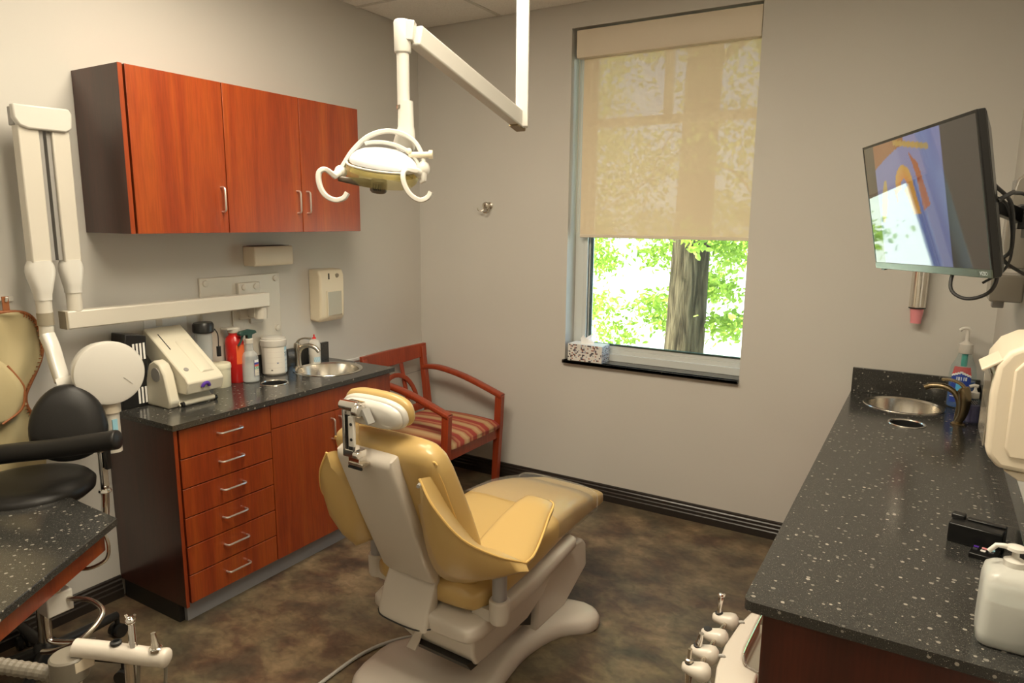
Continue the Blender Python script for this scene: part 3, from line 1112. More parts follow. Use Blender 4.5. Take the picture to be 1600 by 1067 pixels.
def wipelab(s_, t_):
    if s_ > 0.72:
        if t_ > 0.86:
            return (0.35, 0.60, 0.72)
        if 0.66 < t_ < 0.80:
            return (0.10, 0.20, 0.28) if int(s_ * 34 + t_ * 20) % 3 else (0.75, 0.78, 0.76)
        return (0.62, 0.70, 0.72) if int(t_ * 26) % 4 else (0.45, 0.55, 0.62)
    if 0.42 < s_ < 0.48 and 0.38 < t_ < 0.44:
        return (0.15, 0.18, 0.28)
    if 0.22 < s_ < 0.29 and 0.12 < t_ < 0.17:
        return (0.12, 0.10, 0.08)
    if s_ > 0.10 and s_ < 0.62 and int(t_ * 44) % 9 == 0:
        return (0.70, 0.65, 0.58)
    return (0.76, 0.72, 0.64)


grid_print('label', 'print', wp, (0, 0, CZ + 0.012), (0, 1, 0), (0, 0, 0.142), 36, 44, wipelab, wrap(C_[0], C_[1], 0.0668, -1.5, 0.95))

# small white bottle with red tip
sm = thing('small_bottle', 'small white bottle with red tip behind the left sink', 'bottle', (0.058, -1.085, CZ))
C_ = (0.058, -1.085, CZ)
MB().lathe([(0.032, 0), (0.035, 0.005), (0.035, 0.115), (0.028, 0.135), (0.014, 0.142), (0.012, 0.148)], C_).build('bottle', 'lamp_white', sm)
MB().lathe([(0.012, 0.146), (0.011, 0.155), (0.004, 0.16), (0.005, 0.172), (0.001, 0.174)], C_, 14).build('tip', 'red_label', sm)
grid_print('label', 'print', sm, (0, 0, CZ + 0.012), (0, 1, 0), (0, 0, 0.03), 12, 8, lambda s_, t_: (0.30, 0.55, 0.70) if int(s_ * 12 + t_ * 3) % 3 else (0.75, 0.8, 0.8), wrap(C_[0], C_[1], 0.0356, -0.9, 0.3))

# ------------------------------------------------------------------ left wall items
# paper cup / towel shelf dispenser
dp = thing('wall_dispenser', 'small beige rectangular dispenser on the wall under the wall cabinet', 'dispenser', (0.0, -1.39, 1.52))
MB().prism([(0.001, 1.52), (0.088, 1.52), (0.095, 1.535), (0.095, 1.61), (0.088, 1.625), (0.001, 1.625)], 'y', -1.505, -1.245).build('housing', 'beige_plastic', dp, bevel=0.005)
MB().box((0.015, -1.49, 1.6255), (0.08, -1.26, 1.6275)).build('top_slot', 'dark_slot', dp)

sd = thing('soap_dispenser', 'cream wall soap dispenser with grey window left of the room corner', 'soap dispenser', (0.0, -0.965, 1.19))
MB().prism([(0.001, 1.175), (0.07, 1.165), (0.095, 1.19), (0.10, 1.30), (0.10, 1.44), (0.085, 1.475), (0.001, 1.48)], 'y', -1.06, -0.865).build('housing', 'cream_plastic', sd, bevel=0.012, seg=3)
sd.children[0].data.materials[0] = simple('cream_warm', (0.74, 0.66, 0.50), 0.4)
MB().box((0.1, -1.005, 1.205), (0.1035, -0.895, 1.345)).build('level_window', 'grey_plastic', sd)
MB().box((0.1, -1.012, 1.198), (0.1045, -1.005, 1.352)).box((0.1, -0.895, 1.198), (0.1045, -0.888, 1.352)).box((0.1, -1.005, 1.345), (0.1045, -0.895, 1.352)).build('window_rim', 'cream_warm', sd)
MB().cyl((0.097, -0.925, 1.44), (0.104, -0.925, 1.438), 0.013, n=16).build('lock', 'olive_plastic', sd)
MB().box((0.1, -0.995, 1.42), (0.1035, -0.988, 1.455)).build('slot', 'dark_slot', sd)
sd.children[1].data.materials[0] = simple('window_grey', (0.46, 0.44, 0.36), 0.25)

# x-ray machine
xr = thing('xray_machine', 'wall-mounted dental x-ray machine with long arm and round tubehead', 'x-ray machine', (0.0, -1.53, 0.9))
MB().box((0.001, -1.783, 0.935), (0.018, -1.285, 1.472)).build('wall_plate', 'white_plastic', xr, bevel=0.004)
for (y, z) in ((-1.752, 1.445), (-1.315, 1.445), (-1.315, 1.165)):
    MB().lathe([(0.017, 0), (0.015, 0.007), (0.006, 0.009), (0.001, 0.009)], (0.018, y, z), 18, M=Matrix.Rotation(PI / 2, 4, 'Y')).build('bolt', 'white_plastic', xr)
MB().box((0.018, -1.575, 1.24), (0.045, -1.44, 1.435)).build('bracket', 'white_plastic', xr, bevel=0.004)
for y in (-1.545, -1.47):
    MB().lathe([(0.016, 0), (0.014, 0.007), (0.006, 0.009), (0.001, 0.009)], (0.045, y, 1.412), 18, M=Matrix.Rotation(PI / 2, 4, 'Y')).build('bolt', 'white_plastic', xr)
MB().box((0.018, -1.61, 1.10), (0.028, -1.54, 1.30)).box((0.018, -1.50, 1.21), (0.03, -1.42, 1.30)).build('cover_plate', 'white_plastic', xr, bevel=0.004)
MB().cyl((0.10, -1.49, 1.245), (0.10, -1.49, 1.33), 0.034).build('pivot', 'white_plastic', xr)
MB().box((0.045, -1.53, 1.25), (0.10, -1.45, 1.33)).build('pivot_block', 'white_plastic', xr, bevel=0.004)
MB().obox((0.112, -1.455, 1.345), (0.14, -2.49, 1.356), 0.075, 0.055, side=(0, 0, 1)).build('horizontal_arm', 'white_plastic', xr, bevel=0.006)
MB().box((0.112, -2.497, 1.320), (0.168, -2.489, 1.392)).build('arm_end_cap', 'olive_plastic', xr)
YR, YL = -2.445, -2.560
MB().cyl((0.14, YR, 1.39), (0.14, YR, 1.47), 0.028).build('post', 'white_plastic', xr)


def knuckle(x, y, z0, z1, wtop, wbot, name='knuckle'):
    q_ = MB()
    rr_ = []
    for i in range(9):
        t_ = i / 8
        z_ = z0 + (z1 - z0) * t_
        ww = wbot + (wtop - wbot) * (0.5 - 0.5 * math.cos(PI * min(1, t_ * 1.25)))
        if t_ > 0.85:
            ww *= 0.93
        if i == 8:
            ww *= 0.8
        rr_.append(se_ring((x, y, z_), (1, 0, 0), (0, 1, 0), 0.034 if t_ > 0.2 else 0.030, ww, 20, 3))
    q_.loft(rr_)
    return q_.build(name, 'lamp_white', xr, angle=60)


knuckle(0.14, YR, 1.465, 1.60, 0.044, 0.028)
knuckle(0.14, YL, 1.445, 1.60, 0.052, 0.028)
for (y, w_) in ((YR, 0.066), (YL, 0.072)):
    MB().box((0.116, y - w_ / 2, 1.59), (0.168, y + w_ / 2, 2.135)).build('scissor_arm', 'white_plastic', xr, bevel=0.005)
MB().box((0.122, YR - 0.049, 1.60), (0.155, YR - 0.034, 2.12)).box((0.122, YL + 0.037, 1.60), (0.158, YL + 0.052, 2.12)).build('inner_channel', 'grey_plastic', xr)
cp = [(-2.612, 2.185), (-2.612, 2.135), (-2.595, 2.108), (-2.565, 2.098), (-2.43, 2.098), (-2.408, 2.112), (-2.403, 2.17), (-2.415, 2.188)]
MB().prism(cp, 'x', 0.150, 0.182).build('top_cap', 'lamp_white', xr, bevel=0.006)
MB().prism([(-2.60, 2.18), (-2.60, 2.11), (-2.42, 2.11), (-2.42, 2.18)], 'x', 0.105, 0.149).build('cap_back', 'grey_plastic', xr, bevel=0.004)
MB().cyl((0.14, YL, 1.395), (0.14, YL, 1.45), 0.028).build('lower_post', 'white_plastic', xr)
MB().cyl((0.14, YL, 1.345), (0.14, YL, 1.395), 0.0295).build('collar_band', 'olive_plastic', xr)
MB().cyl((0.14, YL, 1.30), (0.14, YL, 1.345), 0.026).build('swivel', 'white_plastic', xr)
yk = spline([(0.150, YL - 0.005, 1.305), (0.180, YL - 0.004, 1.255), (0.215, YL - 0.008, 1.185), (0.245, YL - 0.010, 1.130)], 4)
MB().tube(yk, 0.03, 16, flat=(0.026, 0.022), side=(0, 1, 0)).build('yoke', 'lamp_white', xr)
tn = Vector((0.955, -0.295, 0.03)).normalized()      # the disc looks this way
tc_ = Vector((0.37, -2.462, 1.163))
sidev = Vector((0.295, 0.955, 0)).normalized()
MB().cyl(Vector((0.262, YL - 0.038, 1.118)), Vector((0.285, YL + 0.01, 1.128)), 0.029, n=20).build('yoke_pivot', 'lamp_white', xr)
MR = tn.to_track_quat('Z', 'X').to_matrix().to_4x4()
MB().lathe([(0.095, -0.095), (0.112, -0.085), (0.117, -0.02), (0.117, 0.0)], tc_, 48, M=MR).build('tubehead_back', 'lamp_white', xr)
MB().lathe([(0.118, 0.002), (0.125, 0.006), (0.127, 0.040), (0.123, 0.050), (0.110, 0.054), (0.01, 0.056)], tc_, 56, M=MR).build('tubehead', 'lamp_white', xr)
q = MB()
e1 = sidev
e2 = tn.cross(sidev)
q.obox(tc_ + tn * 0.0555 + e1 * 0.045 - e2 * 0.02, tc_ + tn * 0.0555 + e1 * 0.075 - e2 * 0.05, 0.002, 0.001, side=tn)
q.build('marking', 'grey_plastic', xr)
MB().cyl(tc_ + Vector((0, 0, -0.12)), tc_ + Vector((0, 0, -0.165)), 0.037).build('cone_collar', 'beige_plastic', xr)
MB().cyl(tc_ + Vector((0, 0, -0.165)), tc_ + Vector((0, 0, -0.33)), 0.030).build('cone', 'white_plastic', xr)
MB().box((tc_.x + 0.026, tc_.y - 0.014, tc_.z - 0.25), (tc_.x + 0.0312, tc_.y + 0.006, tc_.z - 0.19)).build('cone_label', 'light_blue_label', xr)

# wall outlet plates on the left wall
o_ = thing('switch_plate', 'pale wall plate partly hidden behind the scanner top', 'wall plate', (0.0, -2.03, 1.28))
MB().box((0.001, -2.08, 1.22), (0.006, -1.86, 1.345)).build('plate', 'rail_white', o_, bevel=0.002)
MB().box((0.006, -2.02, 1.26), (0.009, -1.99, 1.31)).build('switch', 'white_plastic', o_)

# lead apron on hanger
ap = thing('lead_apron', 'khaki lead apron with rust stitched edge hanging on the left wall', 'apron', (0.06, -2.8, 0.4))
edge = [(-2.62, 1.398), (-2.585, 1.385), (-2.560, 1.355), (-2.545, 1.30), (-2.543, 1.25), (-2.552, 1.20), (-2.575, 1.15), (-2.603, 1.10), (-2.622, 1.06), (-2.624, 1.02), (-2.612, 0.985), (-2.590, 0.955), (-2.575, 0.90), (-2.575, 0.80), (-2.58, 0.62), (-2.585, 0.42)]
q = MB()
rows = []
for (ye, ze) in edge:
    row = []
    for k in range(36):
        t_ = k / 35
        y_ = ye + (-3.05 - ye) * t_
        wrk = 0.010 * math.sin(26 * t_ * (1.0) + ze * 9) * min(1, t_ * 5) + 0.008 * noise.noise(Vector((y_ * 9, ze * 5, 0)))
        pk = 0.010 * math.sin(ze * 95 + t_ * 2) * math.exp(-t_ * 7) * (1 if ze > 0.95 else 0.2)
        row.append((0.050 + wrk + pk, y_, ze + 0.004 * t_))
    rows.append(row)
q.loft(rows, cap=False, closed=False)
q.build('apron_body', 'khaki', ap, solid=0.008, angle=80)
P_ = [(0.055, a_[0], a_[1]) for a_ in edge[:13]]
MB().tube(spline([(0.052, -2.75, 1.402), (0.052, -2.68, 1.402)] + P_, 4), 0.0065, 8).build('edge_binding', 'rust_trim', ap)
P2 = spline(P_, 6)
q = MB()
for i in range(4, len(P2) - 1, 2):
    p_ = P2[i]
    d_ = (P2[i + 1] - P2[i - 1]).normalized()
    n_ = Vector((0, -d_.z, d_.y))
    if n_.y > 0:
        n_ = -n_
    q.tube([p_ + Vector((0.006, 0, 0)), p_ + n_ * 0.012 + Vector((0.006, 0, -0.004))], 0.0022, 5)
q.build('stitching', 'rust_trim', ap)['kind'] = 'stuff'
q = MB()
rows = []
for j in range(9):
    t_ = j / 8
    row = []
    for k in range(14):
        s_ = k / 13
        ye = [-2.720, -2.690, -2.672, -2.655, -2.645, -2.648, -2.660, -2.685, -2.73][j]
        ze = [1.225, 1.195, 1.165, 1.13, 1.09, 1.05, 1.015, 0.985, 0.968][j]
        y_ = ye + (-3.0 - ye) * s_
        row.append((0.082 + 0.008 * noise.noise(Vector((y_ * 22, ze * 22, 3))) + 0.012 * math.sin(t_ * PI), y_, ze + (0.06 * s_ * (1 - t_))))
    rows.append(row)
q.loft(rows, cap=False, closed=False)
q.build('thyroid_collar', 'khaki', ap, solid=0.010, angle=80)
MB().tube(spline([(0.088, -2.690, 1.195), (0.095, -2.655, 1.13), (0.097, -2.645, 1.09), (0.095, -2.660, 1.015), (0.088, -2.73, 0.968)], 5), 0.005, 6).build('collar_binding', 'rust_trim', ap)
MB().box((0.050, -2.668, 1.395), (0.056, -2.645, 1.462)).build('hanging_loop', 'rust_trim', ap)
hb = MB().box((0.001, -2.80, 1.436), (0.012, -2.61, 1.456)).tube([(0.01, -2.655, 1.445), (0.06, -2.655, 1.445), (0.066, -2.655, 1.46)], 0.005, 8).build('hook_rail', 'lamp_white', base=True, bevel=0.001)
tag(hb, 'white wall hook rail holding the khaki apron', 'hook rail')

# white protective wall panel behind the guest chair
pn = MB().box((0.0005, -0.90, 0.108), (0.012, -0.003, 0.885)).build('wall_guard', 'wall_paint')
pnl = thing('wall_guard_panel', 'pale wall guard panel with white top edge behind the guest chair', 'wall panel', (0.0, -0.45, 0.107))
bpy.data.objects.remove(pn)
MB().box((0.001, -0.91, 0.108), (0.012, -0.012, 0.870)).build('panel', 'wall_paint', pnl)
MB().box((0.001, -0.91, 0.870), (0.024, -0.004, 0.888)).box((0.001, -0.012, 0.108), (0.020, -0.004, 0.870)).build('edge_trim', 'rail_white', pnl, bevel=0.003)
MB().box((0.012, -0.91, 0.684), (0.0135, -0.012, 0.688)).build('seam', 'grey_plastic', pnl)

# coat hook on the back wall
hk = thing('coat_hook', 'brushed metal double coat hook on the back wall', 'hook', (0.58, 0.0, 1.86))
MB().lathe([(0.024, 0), (0.024, 0.004), (0.014, 0.008), (0.010, 0.028), (0.020, 0.036), (0.024, 0.048), (0.020, 0.060), (0.008, 0.065), (0.001, 0.065)], (0.592, -0.001, 1.868), 24, M=Matrix.Rotation(PI / 2, 4, 'X')).build('knob', 'nickel', hk)
MB().tube(spline([(0.58, -0.015, 1.862), (0.567, -0.03, 1.845), (0.550, -0.045, 1.832), (0.535, -0.055, 1.838), (0.530, -0.058, 1.852)], 4), 0.004, 8).build('prong', 'nickel', hk)
MB().tube(spline([(0.595, -0.015, 1.855), (0.595, -0.03, 1.830), (0.583, -0.042, 1.820), (0.570, -0.050, 1.826)], 4), 0.004, 8).build('prong', 'nickel', hk)

# tissue box on the window sill
tx = thing('tissue_box', 'patterned white tissue box standing on the window sill', 'tissue box', (1.32, 0.035, Z0 + 0.022))
bx0, bx1, by0, by1, bz0, bz1 = 1.204, 1.440, -0.022, 0.095, Z0 + 0.022, Z0 + 0.130
MB().box((bx0, by0, bz0), (bx1, by1, bz1)).build('box', 'white_paper', tx, bevel=0.001)
r3_ = random.Random(11)
pat = {}


def tissuepat(s_, t_, base=(0.72, 0.70, 0.66)):
    key = (int(s_ * 26), int(t_ * 12))
    if key not in pat:
        pat[key] = r3_.random()
    v_ = pat[key]
    if v_ > 0.86:
        return (0.07, 0.06, 0.07)
    if v_ > 0.78:
        return (0.35, 0.16, 0.12)
    if v_ > 0.70:
        return (0.40, 0.42, 0.48)
    return base


grid_print('print', 'print', tx, (bx0 + 0.001, by0 - 0.0008, bz0 + 0.001), (bx1 - bx0 - 0.002, 0, 0), (0, 0, bz1 - bz0 - 0.002), 52, 24, tissuepat)
grid_print('print', 'print', tx, (bx1 + 0.0008, by0 + 0.001, bz0 + 0.001), (0, by1 - by0 - 0.002, 0), (0, 0, bz1 - bz0 - 0.002), 26, 24, lambda a, b_: tissuepat(b_, a))
q = MB()
rr_ = []
for i in range(7):
    t_ = i / 6
    rr_.append([(1.31 + (0.05 - 0.02 * t_) * math.cos(a_) * (1 + 0.15 * math.sin(3 * a_ + i)), 0.035 + (0.012 + 0.014 * t_) * math.sin(a_), bz1 + 0.045 * t_ * (1 + 0.25 * math.sin(2 * a_))) for a_ in [2 * PI * k / 20 for k in range(20)]])
q.loft(rr_, cap=False)
q.build('tissue', 'tissue', tx)

# ------------------------------------------------------------------ GUEST CHAIR
gc = thing('guest_chair', 'reddish wooden armchair with striped seat pad in the room corner', 'chair', (0.45, -0.44, 0))
GY0, GY1 = -0.735, -0.145
for y in (GY0, GY1):
    MB().prism([(0.715, 0), (0.755, 0), (0.785, 0.42), (0.795, 0.625), (0.745, 0.640), (0.735, 0.42)], 'y', y - 0.021, y + 0.021).build('front_leg', 'chair_wood', gc, bevel=0.003)
    MB().prism([(0.085, 0), (0.125, 0), (0.205, 0.40), (0.190, 0.46), (0.135, 0.895), (0.100, 0.895), (0.145, 0.44), (0.14, 0.40)], 'y', y - 0.020, y + 0.020).build('rear_leg', 'chair_wood', gc, bevel=0.003)
    P_ = spline([(0.135, y, 0.748), (0.24, y, 0.758), (0.36, y, 0.745), (0.50, y, 0.715), (0.64, y, 0.672), (0.79, y, 0.622)], 5)
    MB().tube(P_, 0.02, 16, flat=(0.026, 0.017), side=(0, 1, 0)).build('arm', 'chair_wood', gc)
    MB().box((0.16, y - 0.013, 0.335), (0.75, y + 0.013, 0.40)).build('side_rail', 'chair_wood', gc, bevel=0.002)
MB().box((0.735, GY0 + 0.02, 0.335), (0.765, GY1 - 0.02, 0.405)).build('front_rail', 'chair_wood', gc, bevel=0.002)
MB().box((0.16, GY0 + 0.02, 0.335), (0.185, GY1 - 0.02, 0.405)).build('rear_rail', 'chair_wood', gc, bevel=0.002)
rings = []
for i in range(17):
    s_ = i / 16
    y = GY0 - 0.028 + (GY1 - GY0 + 0.056) * s_
    cx = 0.125 - 0.055 * math.sin(PI * s_)
    zt = 0.915 - 0.012 * math.sin(PI * s_)
    zb = 0.825 - 0.028 * math.sin(PI * s_)
    rings.append([(cx + 0.014, y, zb), (cx - 0.012, y, zb), (cx - 0.018, y, zt), (cx + 0.008, y, zt)])
MB().loft(rings).build('top_rail', 'chair_wood', gc, bevel=0.003)


def bx(z):      # back plane
    return 0.165 + (0.10 - 0.165) * (z - 0.42) / 0.43


for y in (-0.33, -0.55):
    MB().tube([(bx(0.40), y, 0.40), (bx(0.60) - 0.015, y, 0.60), (bx(0.84) - 0.03, y, 0.84)], 0.01, 12, flat=(0.016, 0.008), side=(0, 1, 0)).build('back_slat', 'chair_wood', gc)
P_ = [(bx(0.50 + 0.235 * math.sin(a_)), -0.44 + 0.20 * math.cos(a_), 0.50 + 0.235 * math.sin(a_)) for a_ in [PI * k / 16 for k in range(17)]]
MB().tube(P_, 0.01, 12, flat=(0.008, 0.016), side=(1, 0, 0)).build('back_arch', 'chair_wood', gc)
MB().box((0.14, GY0 + 0.02, 0.455), (0.158, GY1 - 0.02, 0.505)).build('lower_back_rail', 'chair_wood', gc, bevel=0.002)
rings = []
for i in range(15):
    s_ = i / 14
    x = 0.165 + 0.620 * s_
    e_ = math.sin(PI * min(1, max(0, s_)) ** 1) ** 0.3 if 0 < s_ < 1 else 0
    hh = 0.016 + 0.022 * e_
    a_ = 0.27 + 0.012 * s_ - (0.01 if s_ in (0, 1) else 0)
    rings.append(se_ring((x, -0.44, 0.408 + hh * 0.9), (0, 1, 0), (0, 0, 1), a_, hh, 40, 5))
MB().loft(rings).build('seat_pad', 'stripe_fabric', gc, angle=80)

# ------------------------------------------------------------------ DENTAL CHAIR
dc = thing('dental_chair', 'yellow vinyl dental chair with pale plastic back shell and base', 'dental chair', (1.655, -2.15, 0))
dc.rotation_euler = (0, 0, math.radians(-3))
out_ = spline([(1.385, -2.15, 0), (1.42, -2.235, 0), (1.56, -2.33, 0), (1.78, -2.47, 0), (1.97, -2.52, 0), (2.05, -2.44, 0), (2.0, -2.22, 0), (1.905, -1.98, 0), (1.865, -1.80, 0), (1.86, -1.63, 0), (1.90, -1.48, 0),
               (1.985, -1.385, 0), (1.99, -1.30, 0), (1.90, -1.255, 0), (1.70, -1.30, 0), (1.45, -1.26, 0), (1.33, -1.30, 0), (1.34, -1.40, 0), (1.46, -1.55, 0), (1.49, -1.75, 0), (1.43, -1.90, 0), (1.375, -2.0, 0), (1.385, -2.15, 0)], 3)[:-1]
o2 = [(p.x, p.y) for p in out_]
cxx, cyy = 1.68, -1.85


def inset(pts, d):
    n = len(pts)
    r_ = []
    for i in range(n):
        a, b_ = Vector(pts[i - 1]), Vector(pts[(i + 1) % n])
        t_ = (b_ - a)
        t_ = t_.normalized() if t_.length > 1e-6 else Vector((1, 0))
        nn = Vector((-t_.y, t_.x))
        r_.append((pts[i][0] + nn.x * d, pts[i][1] + nn.y * d))
    return r_


area = sum(o2[i - 1][0] * o2[i][1] - o2[i][0] * o2[i - 1][1] for i in range(len(o2)))
sg = 1 if area > 0 else -1
rings = [[(p[0], p[1], z) for p in inset(o2, sg * d)] for d, z in ((0.006, 0.0), (0.0, 0.012), (0.0, 0.045), (0.010, 0.062), (0.028, 0.075), (0.05, 0.080))]
q = MB()
n_ = len(o2)
q.loft(rings, cap=False)
bmesh.ops.triangle_fill(q.bm, edges=[e for e in q.bm.edges if len(e.link_faces) == 1 and all(v.co.z > 0.07 for v in e.verts)], use_beauty=True)
q.build('base', 'unit_plastic', dc, angle=60)
# lift housing
MB().prism([(-1.60, 0.070), (-1.585, 0.29), (-1.515, 0.375), (-1.20, 0.335), (-1.165, 0.300), (-1.155, 0.185), (-1.36, 0.075)], 'x', 1.50, 1.845).build('lift_housing', 'unit_plastic', dc, bevel=0.014, seg=3)
MB().box((1.56, -1.90, 0.07), (1.78, -1.60, 0.30)).build('lift_column', 'unit_plastic', dc, bevel=0.01)
MB().prism([(-1.62, 0.11), (-1.60, 0.33), (-1.70, 0.36), (-1.80, 0.20)], 'x', 1.52, 1.83).build('lift_boot', 'black_plastic', dc)
# chassis under the seat
rings = []
for y, hw, z0, z1 in ((-2.155, 0.205, 0.350, 0.395), (-2.145, 0.228, 0.338, 0.405), (-2.10, 0.240, 0.330, 0.412), (-1.98, 0.240, 0.325, 0.415), (-1.70, 0.232, 0.33, 0.41), (-1.35, 0.20, 0.35, 0.42)):
    rings.append(se_ring((1.690, y, (z0 + z1) / 2 - (0.012 if y < -1.9 else 0)), (1, 0, 0), (0, 0, 1), hw, (z1 - z0) / 2, 32, 5))
MB().loft(rings).build('seat_frame', 'unit_plastic', dc, angle=60)
q = MB()
q.loft([[(1.500, -2.10, 0.335), (1.895, -2.10, 0.335), (1.895, -1.55, 0.345), (1.500, -1.55, 0.345)],
        [(1.525, -2.08, 0.24), (1.880, -2.08, 0.24), (1.880, -1.60, 0.26), (1.525, -1.60, 0.26)],
        [(1.560, -2.04, 0.175), (1.865, -2.04, 0.175), (1.865, -1.70, 0.19), (1.560, -1.70, 0.19)]])
q.build('motor_cover', 'unit_plastic', dc, bevel=0.012, seg=3)
MB().prism([(-2.085, 0.20), (-2.06, 0.165), (-2.02, 0.165), (-2.04, 0.20)], 'x', 1.60, 1.855).build('cover_gap', 'black_plastic', dc)
MB().loft([[(1.620, -2.088, 0.262), (1.655, -2.088, 0.262), (1.655, -2.092, 0.262), (1.620, -2.092, 0.262)], [(1.575, -2.085, 0.175), (1.620, -2.085, 0.175), (1.620, -2.10, 0.175), (1.575, -2.10, 0.175)]]).build('cover_latch', 'unit_plastic', dc, bevel=0.003)

# seat and leg cushion
sections = [(-2.105, 0.190, 0.425, 0.480), (-2.085, 0.235, 0.412, 0.500), (-2.03, 0.258, 0.405, 0.515), (-1.90, 0.262, 0.400, 0.528), (-1.75, 0.262, 0.400, 0.550), (-1.60, 0.258, 0.408, 0.566),
            (-1.45, 0.252, 0.42, 0.576), (-1.32, 0.242, 0.42, 0.565), (-1.18, 0.226, 0.41, 0.538), (-1.08, 0.214, 0.40, 0.510), (-0.98, 0.205, 0.39, 0.485)]
rings = []
for y, hw, z0, z1 in sections:
    rings.append(se_ring((1.665 - 0.045 * (y + 2.1), y, (z0 + z1) / 2), (1, 0, 0), (0, 0, 1), hw, (z1 - z0) / 2, 44, 4.2))
MB().loft(rings[:-1]).build('seat_cushion', 'vinyl_yellow', dc, angle=75)
rings = []
for y, hw, z0, z1 in ((-1.13, 0.205, 0.405, 0.518), (-1.05, 0.203, 0.40, 0.500), (-0.98, 0.196, 0.395, 0.480), (-0.93, 0.188, 0.395, 0.466), (-0.91, 0.175, 0.402, 0.452)):
    rings.append(se_ring((1.620, y, (z0 + z1) / 2), (1, 0, 0), (0, 0, 1), hw, (z1 - z0) / 2, 40, 5))
MB().loft(rings).build('foot_cushion', 'vinyl_yellow', dc, angle=75)
# clear plastic cover over the leg end
rings = []
for y, hw, z0, z1 in ((-1.52, 0.256, 0.45, 0.574), (-1.42, 0.251, 0.415, 0.578), (-1.32, 0.243, 0.415, 0.570), (-1.22, 0.234, 0.405, 0.552), (-1.12, 0.222, 0.395, 0.532), (-1.06, 0.218, 0.39, 0.520)):
    rings.append(se_ring((1.665 - 0.045 * (y + 2.1), y, (z0 + z1) / 2 + 0.002), (1, 0, 0), (0, 0, 1), hw + 0.006, (z1 - z0) / 2 + 0.006, 44, 4))
q = MB()
q.loft(rings, cap=False)
for v in q.bm.verts:
    v.co.z += 0.003 * noise.noise(v.co * 14)
q.build('clear_cover', 'clear_plastic', dc, angle=80, recalc=False)
MB().tube(rings[-1], 0.004, 6, closed=True).build('cover_rim', 'clear_plastic', dc)

# backrest cushion
ax_b = Vector((0, -0.27, 0.565)).normalized()
nb = Vector((0, -ax_b.z, ax_b.y))      # points to the rear and down
nb = Vector((0, -0.902, -0.431))


def bp_(t_):
    return Vector((1.665, -2.015 - 0.262 * t_, 0.50 + 0.565 * t_))


rings = []
for t_, hw, th in ((-0.02, 0.18, 0.035), (0.02, 0.205, 0.055), (0.12, 0.222, 0.066), (0.3, 0.236, 0.070), (0.5, 0.242, 0.068), (0.7, 0.242, 0.064), (0.85, 0.240, 0.060), (0.93, 0.234, 0.056), (0.98, 0.218, 0.048), (1.01, 0.185, 0.030)):
    rings.append(se_ring(bp_(t_), (1, 0, 0), nb, hw, th, 48, 3.6))
MB().loft(rings).build('back_cushion', 'vinyl_yellow', dc, angle=80)
# piping seam around the back cushion
pp = [bp_(t_) + Vector((s_ * hw, 0, 0)) + nb * (th * 0.52) for s_, seq in ((-1, ((0.1, 0.214, .062), (0.3, 0.227, .068), (0.5, 0.233, .066), (0.7, 0.233, .062), (0.85, 0.231, .058), (0.92, 0.220, .054), (0.962, 0.195, .048))),) for t_, hw, th in seq]
pp += [Vector((2 * 1.665 - p.x, p.y, p.z)) for p in reversed(pp)]
MB().tube(spline(pp, 4), 0.0032, 6).build('back_piping', 'piping_yellow', dc)

